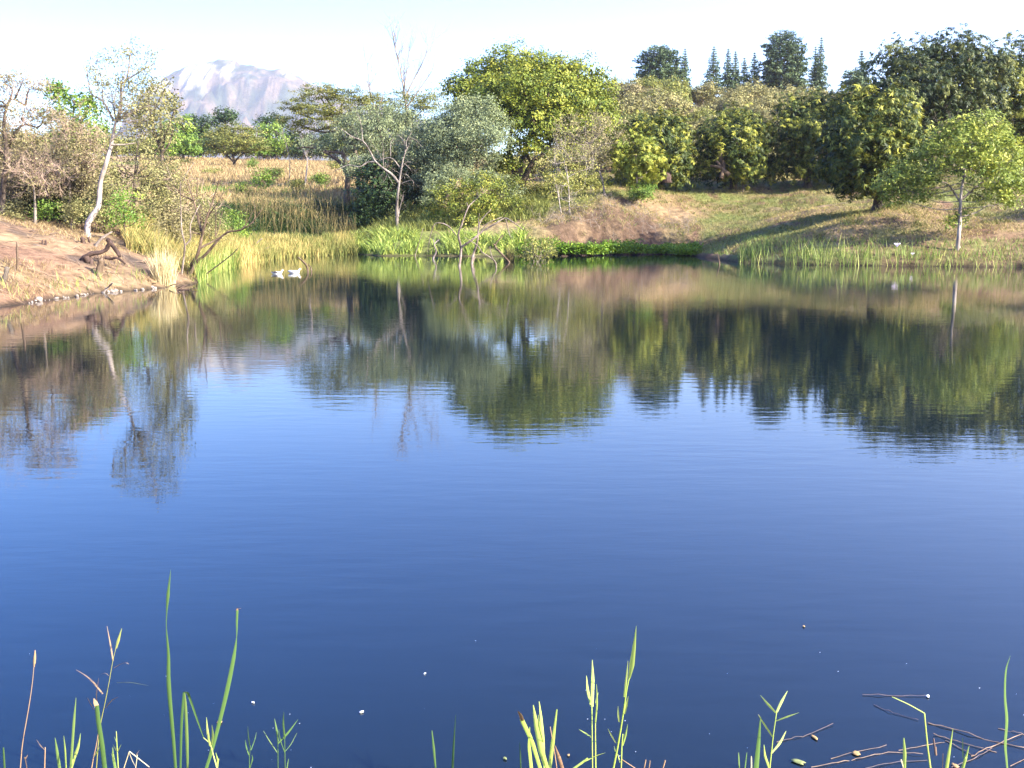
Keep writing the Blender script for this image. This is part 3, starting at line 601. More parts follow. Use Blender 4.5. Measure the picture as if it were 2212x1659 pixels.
def bare(name, label, depth, base, stems, r0, group=None, bark='greybark', lev=3, kids=4, Ls=1.0, spread=.5, up=.25, cat='dead tree', twr=.3):
    _seed[0] += 1; rng = np.random.default_rng(_seed[0])
    bx = P(base, 600, depth)[0]; o = np.array((bx, depth, hz(bx, depth) - .1)); e = empty(name, o, label, cat, group); g = Geo(); g2 = Geo()
    for k, st in enumerate(stems):
        pts = [P(x, y, depth, rng.normal() * .2 + (i_ * .12 * (-1) ** k)) for i_, (x, y) in enumerate(st)]
        if k == 0: pts = [o] + pts
        rr = r0 if k == 0 else r0 * .5
        q = limb(g, pts, rr, rr * .25, 6, 3, rng=rng); m_ = len(q); dirs = np.gradient(q, axis=0)
        for i_ in range(m_ // 3, m_):
            for _ in range(2): twigs(g2, q[i_], unit(dirs[i_]) + rng.normal(size=3) * .55, Ls * rng.uniform(.6, 1.2), rr * twr * .5, lev - 1, rng, spread, up, kids)
    g.build('trunk', M[bark], e, o); g2.build('twigs', M[bark], e, o)
    return e
bare('bare_tree', 'tall leafless tree with fine upright twigs above the grey green trees', 101, 885, [[(880, 260), (875, 215), (868, 165), (855, 110), (848, 75)], [(875, 210), (895, 170), (915, 130), (930, 85)], [(880, 230), (905, 195), (935, 150)], [(868, 170), (860, 130)], [(872, 205), (880, 140), (885, 100)]], .18, bark='greybark', lev=2, kids=4, Ls=2.0, spread=.3, up=.3, twr=.4)
bare('bare_tree', 'smaller pale leafless tree rising over the flat topped acacia', 99, 822, [[(828, 290), (815, 245), (800, 205), (795, 140)], [(815, 240), (830, 200)], [(805, 215), (790, 165)]], .14, bark='greybark', lev=2, kids=4, Ls=1.6, spread=.3, up=.3, twr=.4)

def bush(label, X, yt, yb, hw, depth, leaf, n=11, name='leafy_bush', group=None, **kw):
    rr = np.random.default_rng(int(X * 3 + yt)); lob = []
    for k in range(n):
        a = k * 2.4; t = math.sqrt((k + .5) / n); lob.append((X + hw * .68 * t * math.cos(a), (yt + yb) / 2 + (yb - yt) * .34 * t * math.sin(a), hw * rr.uniform(.34, .48), (yb - yt) * rr.uniform(.18, .26), rr.uniform(-.8, .8)))
    lob.append((X, yb - (yb - yt) * .2, hw * .8, (yb - yt) * .22))
    pr = dict(cr=.38, cov=1.2, lpc=24, L=.17, W=.085, low=-.9, hole=.08); pr.update(kw)
    return tree(name, label, 'bush', group, depth, X, [(X, yb - 5), (X + 4, (yt + yb) / 2)], .03, lob, leaf=leaf, **pr)
UB = 'understory bushes of the middle bank'
bush('olive bush filling the gap under the largest tree trunks', 1110, 385, 450, 60, 85, 'olive', group=UB)
bush('olive bush between the largest tree trunk and the pinkish tree', 1200, 370, 455, 55, 84, 'olive', group=UB)
bush('pale olive bush behind the thin dark trunk of the pinkish tree', 1275, 365, 440, 50, 84, 'olive', group=UB, tint0=.1)
bush('green bush low on the bank under the yellow green shrub', 945, 450, 525, 48, 75, 'green', group=UB)
bush('dim olive bush between the leaning trunk and the yellow green shrub', 880, 440, 515, 50, 77, 'olive', group=UB, tint0=-.1)
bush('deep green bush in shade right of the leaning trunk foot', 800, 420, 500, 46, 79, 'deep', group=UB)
bush('low green tuft bush on top of the eroded bank', 1300, 440, 470, 28, 75, 'green', n=6, cr=.28, group=UB)
bush('low green weedy bush under the small sunlit mango', 1385, 395, 430, 34, 76, 'green', n=6, cr=.28, group=UB)
bush('silvery bush under the grey green tree crown, left of the dead tree', 790, 330, 395, 50, 82, 'silver', group=UB, style='fine', W=.07)
bush('grey silvery bush right of the white dead tree', 930, 345, 420, 52, 80, 'silver', group=UB, style='fine', W=.07, tint0=-.05)
bush('olive bush under the sparse sapling on the bank', 1145, 430, 490, 46, 76, 'olive', group=UB, tint0=.05)
bush('low undergrowth mound left of the leaning trunk, dark leaves standing in for shade', 700, 425, 490, 55, 84, 'deep', n=9, group=UB)  # three mounds added; the band of shade here is put into their leaf colour
bush('low undergrowth mound in the hollow behind the reed bed, dark leaves standing in for shade', 620, 432, 490, 55, 82, 'deep', n=9, group=UB)
bush('low undergrowth mound at the left end of the hollow, dark leaves standing in for shade', 545, 440, 492, 45, 80, 'deep', n=8, group=UB)
tree('mango_tree', 'mango tree just beyond the right picture edge, shading the slope', 'tree', 'mango trees on the right bank', 55, 2470, [(2470, 470), (2470, 400)], .3, [(2470, 400, 130, 50), (2420, 380, 70, 40), (2530, 380, 70, 40), (2460, 360, 80, 36), (2400, 420, 60, 34), (2540, 420, 70, 34)], **MG)
FB = 'small shrubs scattered in the straw field'
for k_, (X, Y, D_, w_, lf_, lab_) in enumerate([(600, 372, 110, 16, 'olive', 'small olive shrub in the field right of the bright green shrub'), (690, 385, 98, 22, 'green', 'green shrub in the field left of the leaning trunk'), (640, 398, 94, 18, 'olive', 'low olive shrub behind the weed stalks'), (455, 372, 120, 22, 'olive', 'olive shrub left of the lone umbrella acacia foot'),
     (400, 352, 150, 18, 'olive', 'small far olive shrub at the left end of the field'), (545, 352, 140, 14, 'green', 'small green shrub right of the lone umbrella acacia foot'), (725, 352, 125, 20, 'olive', 'olive shrub in the field under the flat topped acacia'), (520, 405, 92, 20, 'green', 'green shrub at the near left corner of the field')]):
    bush(lab_, X, Y - 12, Y + 12, w_, D_, lf_, n=6, group=FB, cr=.35)
# --- the field and its far edge
tree('umbrella_thorn_tree', 'low umbrella shaped acacia standing alone in the straw field', 'tree', 'flat topped acacias', 150, 506, [(505, 345), (500, 325)], .28,
     [(505, 278, 34, 14), (470, 292, 32, 14), (540, 292, 34, 14), (450, 312, 24, 12), (495, 303, 42, 18, -3), (545, 312, 34, 16, -2), (572, 318, 14, 10), (515, 325, 40, 9, -2), (465, 325, 22, 8)],
     leaf='acacia', style='acacia', cr=.7, cov=1.5, lpc=36, L=.3, W=.15, low=-.7, fill=.5, extra=[([(506, 352), (490, 335), (470, 320)], .15, .06), ([(506, 352), (520, 335), (545, 322)], .15, .06)])
tree('far_tree', 'dark round tree far off, left of the mountain foot', 'tree', None, 205, 487, [(487, 258)], .3, [(487, 248, 22, 12), (475, 256, 14, 10), (500, 256, 14, 10)], leaf='deep', cr=.8, cov=1.4, lpc=26, L=.5, W=.25, low=-.8)
for X, dep, lob, lf, lab in [(395, 170, [(385, 290, 22, 26), (400, 270, 20, 18), (410, 305, 24, 22)], 'green', 'bright green bushy tree at the left end of the field'),
                             (432, 185, [(430, 268, 22, 20), (450, 262, 18, 16), (418, 290, 24, 26), (440, 300, 24, 18)], 'deep', 'dark green tree behind the lone umbrella acacia, left side'),
                             (575, 180, [(560, 290, 26, 18), (585, 278, 22, 16), (600, 300, 22, 20), (570, 310, 24, 14)], 'green', 'bright green tree behind the lone umbrella acacia, right side'),
                             (595, 195, [(590, 258, 24, 14), (570, 262, 16, 10), (610, 266, 18, 14)], 'deep', 'dark distant tree left of the flat topped acacia'),
                             (350, 160, [(345, 300, 22, 24), (360, 280, 18, 18), (370, 310, 18, 18)], 'green', 'green tree at the far field edge behind the white trunked tree'),
                             (655, 190, [(640, 295, 30, 16), (680, 300, 30, 14), (720, 300, 30, 14)], 'deep', 'dark far treeline tree under the flat topped acacia')]:
    tree('field_edge_tree', lab, 'tree', 'trees along the far field edge', dep, X, [(X, lob[0][1] + 10)], .25, lob + [(X - 12, 322, 24, 12), (X + 14, 322, 24, 12)], leaf=lf, cr=.75, cov=1.3, lpc=24, L=.42, W=.22, low=-.9)
rngf = np.random.default_rng(77)
for k, X in enumerate(np.r_[np.arange(-120, 640, 34), np.arange(640, 1000, 40)]):
    x = P(X, 300, 200)[0]; o = protos[2].copy(); SC.collection.objects.link(o); s = rngf.uniform(1.1, 1.7)
    for ch in protos[2].children: c = ch.copy(); SC.collection.objects.link(c); c.parent = o
    o.location = (x, 200 + rngf.uniform(-5, 5), hz(x, 200) - .3); o.scale = (s, s, s); o.name = 'far_field_tree'
    o['label'] = 'one of the dim olive trees closing the far side of the field'; o['category'] = 'tree'; o['group'] = 'dim trees closing the far field'
bare('pale_sapling', 'white stemmed bare sapling in the field beside the leaning trunk', 108, 665, [[(664, 350), (658, 330), (652, 305)], [(660, 335), (672, 315)]], .11, bark='palebark', lev=2, kids=3, Ls=1.0, cat='tree', group='bare saplings in the field')
bare('pale_sapling', 'thin bent grey sapling at the right end of the field', 104, 630, [[(626, 350), (617, 310), (610, 285)], [(618, 315), (628, 295)]], .07, bark='greybark', lev=2, kids=3, Ls=1.0, cat='tree', group='bare saplings in the field')
tree('field_shrub', 'small bright green shrub among weed stalks in the field', 'bush', None, 92, 571, [(571, 390)], .05, [(560, 380, 16, 14), (580, 378, 16, 14), (570, 392, 20, 14, -.5)], leaf='green', cr=.35, cov=1.2, lpc=22, L=.2, W=.11, low=-.8)

# --- left bank trees and thicket
V1 = view(0, 43.2, .3906)
L1 = lambda pts: [V1(*p) for p in pts]
tree('white_trunk_tree', 'tall thin leafed tree with white curved trunk on the left bank', 'tree', None, 39.5, 189, L1([(488, 1120), (545, 1030), (555, 900), (590, 780), (615, 690), (640, 560)]), .125,
     [(200, 150, 20, 30), (222, 125, 16, 22), (265, 125, 22, 30), (278, 98, 14, 18), (320, 118, 20, 16), (300, 150, 26, 22), (255, 175, 30, 20), (215, 185, 26, 24), (290, 185, 32, 22), (330, 190, 32, 22), (350, 215, 26, 24), (240, 215, 30, 20), (290, 225, 36, 22, -.5), (340, 245, 30, 20), (260, 255, 30, 20), (310, 265, 34, 20), (365, 265, 22, 22)],
     leaf='dryolive', bark='palebark', style='fine', cr=.28, cov=1.1, lpc=18, L=.1, W=.055, fill=.8, low=-1, tw=3, twr=.008, r1=.05, tint0=.2, nb=17, brk=.3, bark2='greybark',
     extra=[(L1([(630, 560), (570, 450), (500, 400), (480, 250)]), .05, .015), (L1([(640, 560), (670, 480), (670, 360), (700, 330), (720, 200), (715, 110)]), .06, .012), (L1([(700, 330), (800, 270), (850, 240), (880, 160)]), .035, .01),
            (L1([(615, 690), (680, 690), (750, 680)]), .05, .02), (L1([(610, 670), (650, 635), (690, 615)]), .05, .02), (L1([(640, 560), (720, 520), (800, 480), (880, 470)]), .05, .015), (L1([(570, 450), (560, 330), (530, 180)]), .025, .008)])
tree('leafy_bush', 'dense yellow green thicket right of the white curved trunk', 'bush', 'leafy bushes on the left bank', 44, 290, [(290, 430), (290, 380)], .07,
     [(250, 350, 34, 30), (300, 335, 40, 30), (345, 350, 34, 30), (260, 400, 40, 34, -.5), (315, 395, 40, 34, -.8), (355, 400, 24, 30), (240, 450, 36, 30, -.8), (285, 450, 40, 34, -1.2), (235, 300, 30, 24), (300, 295, 36, 24, .5), (350, 305, 30, 26, .5), (335, 450, 30, 24, -.5)],
     leaf='dryolive', cr=.33, cov=.95, lpc=22, L=.12, W=.06, low=-.8, hole=.15, tw=2, twr=.01, tint0=.1)
tree('leafy_bush', 'green leafy bush right behind the driftwood log', 'bush', 'leafy bushes on the left bank', 39.5, 268, [(268, 470), (268, 440)], .05,
     [(255, 435, 26, 26), (285, 425, 28, 26), (275, 465, 30, 26, -.4), (245, 470, 22, 22, -.3), (300, 470, 20, 22)], leaf='green', cr=.28, cov=1.0, lpc=22, L=.11, W=.06, low=-.9, hole=.1)
tree('green_tree', 'green tree with uneven top between the bare scrub and white trunked tree', 'tree', None, 60, 160, [(160, 350), (160, 290)], .18,
     [(125, 205, 26, 20), (160, 220, 34, 24), (195, 225, 26, 24), (125, 250, 34, 28), (170, 265, 38, 30, -1), (210, 270, 26, 30), (140, 300, 40, 30), (190, 310, 36, 30), (120, 187, 10, 10)], leaf='green', cr=.4, cov=1.15, lpc=24, L=.18, W=.09, low=-.8, inner=True, tint0=.1)
tree('green_tree', 'green tree rising right behind the white trunked tree, facing the field', 'tree', None, 56, 350, [(350, 380), (350, 330)], .16,
     [(320, 200, 34, 26), (355, 195, 28, 24), (345, 235, 40, 30), (300, 240, 34, 28), (378, 235, 18, 24), (375, 275, 22, 24), (330, 285, 36, 30), (300, 300, 30, 30)], leaf='dryolive', cr=.4, cov=1.1, lpc=24, L=.17, W=.09, low=-.8, hole=.1, tint0=.05)
def scrub(label, base, depth, stems, lobes, r0, leaf='pinkish', bark='greybark', tw=9, hole=.1, lev=3, cov=1.25, lpc=18, tint0=.0):
    _seed[0] += 1; rng = np.random.default_rng(_seed[0]); lb = px_lobes(lobes, depth)
    bx = P(base, 470, depth)[0]; o = np.array((bx, depth, hz(bx, depth) - .1)); e = empty('scrub_tree', o, label, 'tree', 'bare scrub trees on the left bank')
    g = Geo(); g2 = Geo(); allp = []
    for k, st in enumerate(stems):
        pts = [P(x, y, depth, rng.normal() * .2) for x, y in st]
        if k == 0: pts = [o] + pts
        allp.append(limb(g, pts, r0 * (1 if k == 0 else .6), r0 * .25, 6, 3, rng=rng))
    ap = np.concatenate(allp)
    for c, rr in lb:
        st = ap[np.argmin(np.linalg.norm(ap - c, axis=1))]
        limb(g, [st, (st + c) / 2 + rng.normal(size=3) * .15, c], r0 * .3, .015, 4, 3, rng=rng)
        for _ in range(tw):
            u = unit(rng.normal(size=3) + np.array((0, 0, .25))); twigs(g2, c + rng.normal(size=3) * rr * .4, u, np.mean(rr) * rng.uniform(.7, 1.3), .011, lev - 1, rng, .6, .08, 4, 3)
    g.build('trunk', M[bark], e, o); g2.build('twigs', M['pinktwig'], e, o)
    g = Geo(); crown_fill(g, lb, rng, 'fine', .3, cov, lpc, .1, .055, -1, .85, hole, tint0); g.build('crown', M[leaf], e, o, smooth=False)
    return e
M['pinktwig'] = bark_mat('pinkish_twig', (.2, .14, .11), (.42, .31, .24), 3)
scrub('twiggy half bare scrub tree at the left edge with arching dark branches', 4, 41, [[(6, 420), (14, 330), (8, 270), (22, 215), (55, 228)], [(10, 330), (45, 272), (80, 275)], [(5, 380), (45, 345), (85, 360), (105, 420)]],
      [(10, 180, 40, 28), (50, 175, 34, 22), (85, 195, 28, 24), (0, 235, 40, 30), (55, 240, 40, 30, -.5), (95, 255, 34, 28), (15, 295, 40, 30), (70, 305, 40, 30, -.5), (25, 350, 34, 24), (85, 350, 30, 24), (-50, 220, 40, 50), (-50, 320, 40, 50)], .14, tw=11, bark='bark')
scrub('pinkish twiggy scrub tree in front of the green uneven topped tree', 150, 43, [[(150, 400), (145, 330), (140, 280)], [(148, 360), (165, 310), (180, 270)], [(148, 380), (120, 330)]],
      [(125, 270, 32, 28), (165, 275, 34, 30), (140, 310, 38, 28, -.5), (180, 315, 34, 28), (115, 330, 34, 26), (155, 350, 38, 28, -.5), (195, 355, 26, 28), (205, 310, 22, 26)], .08, tw=12)
scrub('low drooping grey scrub at the left bank top', 75, 40.5, [[(75, 430), (70, 395), (50, 370)], [(72, 400), (95, 375), (115, 365)]], [(50, 370, 34, 22), (95, 365, 34, 22), (130, 375, 30, 22), (70, 395, 36, 18, -.4), (110, 400, 30, 16)], .07, tw=14, cov=.6, bark='greybark')
scrub('thin twiggy scrub right of the white trunked tree by the field', 385, 44, [[(385, 440), (375, 400), (360, 360)], [(383, 420), (400, 380), (420, 350)]], [(365, 380, 28, 24), (400, 400, 28, 26), (430, 430, 30, 24), (380, 430, 30, 26), (345, 400, 24, 24), (440, 460, 30, 22), (400, 460, 34, 24)], .04, leaf='dryolive', tw=6, tint0=.2, cov=1.4)
tree('dark_shrub', 'deep green shadowy shrub under the drooping grey scrub', 'bush', None, 45, 130, [(130, 450), (130, 430)], .06,
     [(95, 425, 30, 26), (135, 415, 34, 30), (165, 430, 24, 26), (65, 440, 26, 22), (120, 455, 34, 20), (160, 460, 24, 18), (35, 425, 26, 30)], leaf='deep', cr=.3, cov=1.15, lpc=26, L=.14, W=.075, low=-.9, inner=True)
tree('yellow_green_shrub', 'small pale shrub on the open left bank beside the white trunk', 'bush', None, 41, 155, [(155, 480), (155, 470)], .03, [(150, 465, 16, 16), (165, 455, 14, 18), (158, 485, 20, 12), (20, 455, 22, 16), (45, 468, 18, 10)], leaf='dryolive', cr=.22, cov=.9, lpc=16, L=.1, W=.05, low=-.9, tint0=.3, branch=False)

TB = 'thicket bushes on the left bank'
bush('low olive bush at ground level, left edge of the bank top', 20, 425, 475, 45, 41.5, 'dryolive', n=9, group=TB, cr=.26, L=.1, W=.05, hole=.2)
bush('low green bush at ground level below the drooping grey scrub', 95, 430, 476, 42, 41.5, 'green', n=9, group=TB, cr=.26, L=.1, W=.05, hole=.25, tint0=-.15)
bush('low olive bush at ground level left of the white curved trunk', 160, 420, 480, 36, 41.2, 'dryolive', n=9, group=TB, cr=.26, L=.1, W=.05, hole=.2, tint0=.1)
bush('pinkish grey twiggy bush hanging over the dark bushes, left edge', 35, 330, 450, 60, 42.5, 'pinkish', n=12, group=TB, cr=.3, L=.1, W=.05, hole=.3, tw=5, twr=.012)
bush('pinkish grey twiggy bush hanging over the dark bushes, middle', 105, 320, 430, 56, 42.8, 'pinkish', n=12, group=TB, cr=.3, L=.1, W=.05, hole=.3, tw=5, twr=.012)
bush('pinkish olive bush between the drooping scrub and the white curved trunk', 175, 310, 445, 46, 43, 'pinkish', n=12, group=TB, cr=.3, L=.1, W=.05, hole=.25, tw=5, twr=.012, tint0=-.1)
bush('deep green shady bush low under the drooping grey scrub', 70, 375, 470, 62, 44, 'deep', n=12, group=TB, cr=.3, L=.14, W=.07)
bush('deep green bush left of the white curved trunk', 150, 370, 475, 52, 44, 'deep', n=12, group=TB, cr=.3, L=.14, W=.07, tint0=.15)
bush('yellow green bush close behind the foot of the white curved trunk', 225, 390, 500, 48, 42.5, 'dryolive', n=12, group=TB, cr=.3, L=.11, W=.055, tint0=.1)
bush('pinkish dry bush behind the arching dark branches at the left edge', 45, 270, 440, 80, 47, 'pinkish', n=16, group=TB, cr=.33, L=.12, W=.06, tint0=-.1)
bush('olive pink bush right of the arching dark branches', 130, 290, 440, 62, 48, 'dryolive', n=14, group=TB, cr=.33, L=.12, W=.06, tint0=.2)
bush('olive bush behind the white curved trunk', 215, 300, 470, 55, 48, 'dryolive', n=14, group=TB, cr=.33, L=.12, W=.06, tint0=.1)
bush('yellowish bush at the field side of the thicket', 345, 330, 480, 60, 50, 'dryolive', n=14, group=TB, cr=.33, L=.12, W=.06, tint0=.25)
bush('pinkish bush above the pale dry grass tuft', 370, 430, 540, 55, 43, 'pinkish', n=12, group=TB, cr=.3, L=.11, W=.055, tint0=-.15, hole=.2)
bush('olive bush behind the spreading leafless shrub', 440, 420, 530, 52, 50, 'dryolive', n=12, group=TB, cr=.33, L=.12, W=.06, tint0=.1, hole=.15)
bush('green weedy bush at the reed bed corner behind the leafless shrub', 500, 450, 540, 42, 62, 'green', n=10, group=TB, cr=.33, L=.14, W=.07, hole=.15)
bush('pale bush far left behind the scrub at the picture edge', -40, 200, 440, 70, 50, 'pinkish', n=16, group=TB, cr=.35, L=.13, W=.065)
# ------------------------------------------------------------------ dead wood traced at its own distance
def deadwood(name, label, cat, base_px, stems, mat_='deadwood', group=None, view_=None, s=1.0, depth=None, on_ground=False, jit=.12, extra_twigs=0, twl=.4, wk=1.0):
    """stems: (points, r0 px, r1 px) in view units; radii in the same units"""
    _seed[0] += 1; rng = np.random.default_rng(_seed[0]); vw = view_ or (lambda x, y: (x, y))
    bpx = vw(*base_px)
    o = ground_hit(*bpx) if on_ground else Wp(*bpx)
    if depth: o = P(bpx[0], bpx[1], depth)
    e = empty(name, o, label, cat, group); g = Geo(); k_ = wk * s * o[1] / F_PX; gt = g
    for i_, st in enumerate(stems):
        pts = [P(*vw(*p), o[1], 0 if (i_ == 0 and j_ == 0) else (st[3] * j_ if len(st) > 3 else rng.normal() * jit)) for j_, p in enumerate(st[0])]
        if i_ == 0: pts = [o - (0, 0, .25)] + pts
        q = limb(g, pts, st[1] * k_, st[2] * k_, 7, 3, rng=rng, rough=.1)
        if extra_twigs:
            dr = np.gradient(q, axis=0)
            for _ in range(extra_twigs):
                a = rng.integers(len(q) // 3, len(q)); twigs(gt, q[a], unit(dr[a]) + rng.normal(size=3) * .7, twl * rng.uniform(.5, 1.2), max(st[2] * k_ * .45, .004), 1, rng, .6, .1, 3, 3)
    g.build('trunk', M[mat_], e, o)
    if gt.n: gt.build('twigs', M[mat_], e, o)
    return e
V2 = view(720, 259, .1475)
deadwood('dead_tree', 'white leafless dead tree with crooked boughs at the back shore', 'dead tree', (940, 1590), [
    ([(940, 1560), (930, 1300), (955, 1000), (1000, 700), (1040, 520), (1090, 400), (1120, 350)], 36, 9),
    ([(955, 920), (860, 800), (750, 720), (620, 610), (520, 430), (430, 310), (270, 240), (100, 120)], 26, 6), ([(430, 310), (415, 130), (390, 0), (375, -60)], 11, 4), ([(600, 615), (500, 620), (380, 690), (220, 660), (0, 760)], 15, 5),
    ([(740, 700), (730, 590), (740, 440), (720, 380)], 9, 4), ([(710, 590), (640, 450), (560, 360)], 8, 3), ([(990, 720), (870, 570), (770, 560), (660, 610)], 15, 5), ([(840, 530), (840, 340), (890, 270)], 9, 4), ([(1050, 470), (1040, 320), (930, 200)], 10, 4),
    ([(1080, 420), (1070, 310), (1140, 190), (1100, 150)], 10, 4), ([(1140, 270), (1220, 300), (1290, 390)], 6, 3), ([(1010, 690), (1070, 620), (1130, 615)], 7, 3), ([(1040, 640), (1100, 690), (1140, 740)], 7, 3), ([(1000, 860), (1040, 790), (1110, 830)], 8, 4), ([(1000, 930), (1150, 880), (1180, 950)], 8, 3),
    ([(950, 1420), (965, 1310), (1000, 1200), (1030, 1110)], 18, 7), ([(760, 620), (775, 740), (780, 840)], 7, 4), ([(800, 580), (790, 700), (690, 820)], 6, 3), ([(780, 780), (830, 860), (880, 950)], 7, 3)],
    view_=V2, s=.1475, depth=74, extra_twigs=4, twl=.8, mat_='palebark', wk=.75)
V3 = view(892.8, 388.8, .1497)
deadwood('snag', 'tallest bare grey snag standing in the water with an arching limb', 'dead tree', (665, 1245), [([(665, 1240), (690, 1000), (650, 790), (700, 640), (790, 400), (870, 310), (970, 205)], 29, 9), ([(620, 800), (500, 660), (340, 620), (270, 720), (215, 960)], 13, 6),
    ([(705, 960), (870, 850), (1000, 740), (1200, 620), (1320, 550), (1430, 600), (1590, 720)], 24, 7), ([(960, 760), (1080, 620), (1280, 535)], 12, 6), ([(1330, 560), (1380, 760), (1410, 840)], 12, 6), ([(790, 400), (775, 330)], 9, 5)], 'deadwood', 'snags standing in the water', V3, .1497, wk=.72, extra_twigs=1, twl=.3)
deadwood('snag', 'forked grey snag with knotted foot right of the tallest one', 'dead tree', (848, 1215), [([(848, 1180), (870, 1060), (920, 900), (945, 700), (980, 580), (1120, 425)], 30, 8), ([(945, 690), (940, 580), (955, 480)], 10, 5), ([(880, 1110), (860, 1170), (850, 1215)], 26, 18)], 'deadwood', 'snags standing in the water', V3, .1497, wk=.72)
deadwood('snag', 'thin leaning snag crossing toward the tallest one', 'dead tree', (1192, 1262), [([(1190, 1200), (1110, 1120), (990, 1040), (920, 940), (740, 830)], 17, 6), ([(1150, 1140), (1120, 1060), (1105, 960)], 10, 6)], 'deadwood', 'snags standing in the water', V3, .1497, wk=.72)
deadwood('snag', 'short white forked snag left of the tallest one', 'dead tree', (290, 1145), [([(290, 1130), (330, 1030), (300, 930), (370, 865)], 17, 8), ([(300, 930), (285, 850)], 8, 4)], 'palebark', 'snags standing in the water', V3, .1497)
deadwood('snag', 'low bent snag rising from dark water right of the leaning one', 'dead tree', (1390, 1190), [([(1380, 1180), (1250, 1040), (1180, 940), (1300, 790)], 16, 8), ([(1180, 940), (1150, 925)], 9, 7)], 'brownwood', 'snags standing in the water', V3, .1497)
deadwood('snag', 'thin pale snag leaning by the sedge under the white dead tree', 'dead tree', (30, 1100), [([(30, 1080), (70, 950), (105, 830), (140, 700)], 10, 4)], 'deadwood', 'snags standing in the water', V3, .1497, wk=.72, depth=66)
V4 = view(302.4, 374.4, .1562)
deadwood('dead_shrub', 'spreading leafless shrub with many stems at the left water edge', 'dead tree', (655, 1490), [([(655, 1480), (700, 1300), (800, 1120), (850, 900), (870, 800), (930, 600), (1000, 400), (1110, 60)], 30, 5), ([(670, 1480), (760, 1250), (900, 1130), (1050, 960), (1200, 820), (1400, 780), (1550, 680), (1690, 490)], 26, 5, -.12),
    ([(820, 1040), (1050, 920), (1220, 800)], 16, 8, .2), ([(850, 800), (800, 600), (750, 400), (700, 250), (660, 100)], 19, 5, .1), ([(750, 380), (600, 310), (520, 240), (400, 130)], 12, 4), ([(780, 330), (790, 200), (790, 50)], 9, 4), ([(850, 850), (710, 810)], 12, 6), ([(940, 590), (1060, 430), (1160, 260)], 11, 5),
    ([(1040, 880), (1050, 680), (1050, 480)], 9, 4), ([(1050, 870), (1100, 720), (1140, 530)], 9, 4), ([(1100, 560), (1060, 540)], 5, 3), ([(860, 690), (830, 560), (835, 430)], 9, 4), ([(1560, 690), (1600, 560), (1580, 440)], 6, 3), ([(1400, 780), (1500, 650), (1600, 450)], 7, 3)], 'brownwood', None, V4, .1562, extra_twigs=5, twl=.55)
deadwood('dead_shrub', 'thin pale crooked stem left of the spreading leafless shrub', 'dead tree', (565, 1510), [([(565, 1500), (600, 1200), (620, 1000), (580, 800), (570, 600), (560, 300), (560, 110)], 17, 4), ([(630, 990), (700, 900), (700, 700), (830, 430)], 12, 4)], 'deadwood', None, V4, .1562, extra_twigs=3, twl=.4)
deadwood('fallen_branch', 'long dark fallen branch reaching from the leafless shrub over the water', 'branch', (840, 1460), [([(840, 1455), (1000, 1330), (1250, 1140), (1350, 1040)], 10, 6), ([(840, 1460), (740, 1400)], 7, 4)], 'darkwood', 'fallen branches in the water', V4, .1562)
deadwood('fallen_branch', 'pale forked branch lying by the orange reed bases', 'branch', (1430, 1190), [([(1420, 1185), (1550, 1050), (1620, 960), (1690, 900)], 14, 7), ([(1330, 1110), (1480, 1190), (1640, 1280)], 8, 5), ([(1510, 1160), (1620, 1100), (1780, 1020)], 8, 5), ([(1420, 1190), (1380, 1120)], 6, 4)], 'deadwood', 'fallen branches in the water', V4, .1562)
deadwood('fallen_branch', 'dark twisted twig floating at the foot of the leafless shrub', 'branch', (510, 1612), [([(515, 1608), (560, 1570), (650, 1545)], 9, 5), ([(510, 1610), (650, 1605), (800, 1590)], 9, 4), ([(560, 1600), (620, 1560)], 6, 4)], 'darkwood', 'fallen branches in the water', V4, .1562)
deadwood('fallen_branch', 'dark twigs lying at the foot of the pale dry grass tuft', 'branch', (90, 1590), [([(100, 1585), (160, 1580), (230, 1555)], 10, 5), ([(90, 1545), (160, 1530), (220, 1520)], 7, 4), ([(400, 1560), (480, 1535), (560, 1530)], 8, 4)], 'darkwood', 'fallen branches in the water', V4, .1562)
V5 = view(780 * .72, 770 * .72, .0586)
deadwood('sunken_branch', 'forked branch stump rising from the water ahead of the geese', 'branch', (1760, 545), [([(1765, 540), (1740, 380), (1650, 240), (1400, 20)], 50, 26), ([(1890, 560), (1890, 430), (1790, 290)], 28, 22)], 'brownwood', None, V5, .0586)
deadwood('twig', 'dark twig poking from the water near the right reeds', 'branch', (1554, 571), [([(1554, 566), (1549, 545)], 1.5, .9)], 'brownwood')
V6 = view(0, 432, .1432)
deadwood('driftwood_log', 'dark twisted driftwood log with knobby root end on the left bank', 'log', (1260, 950), [([(1250, 920), (1280, 860), (1400, 805), (1500, 795), (1600, 750), (1640, 660), (1630, 580)], 44, 26), ([(1620, 590), (1720, 720), (1810, 855)], 36, 24), ([(1580, 860), (1680, 890), (1760, 870), (1890, 960)], 24, 14),
    ([(1330, 840), (1385, 950), (1310, 1050), (1295, 1150)], 34, 16), ([(1300, 860), (1320, 940)], 60, 40)], 'darkwood', None, V6, .1432, on_ground=True, jit=.03)
deadwood('wood_slab', 'split grey trunk piece leaning against the bank above the driftwood log', 'log', (1450, 710), [([(1450, 690), (1540, 580), (1690, 480)], 32, 12)], 'deadwood', None, V6, .1432, on_ground=True, jit=.02)
deadwood('tree_stump', 'short broken stump at the foot of the white curved trunk', 'stump', (1260, 650), [([(1260, 640), (1240, 570)], 38, 34), ([(1330, 560), (1350, 640)], 20, 14)], 'darkwood', 'stumps on the left bank', V6, .1432, on_ground=True, jit=.02)
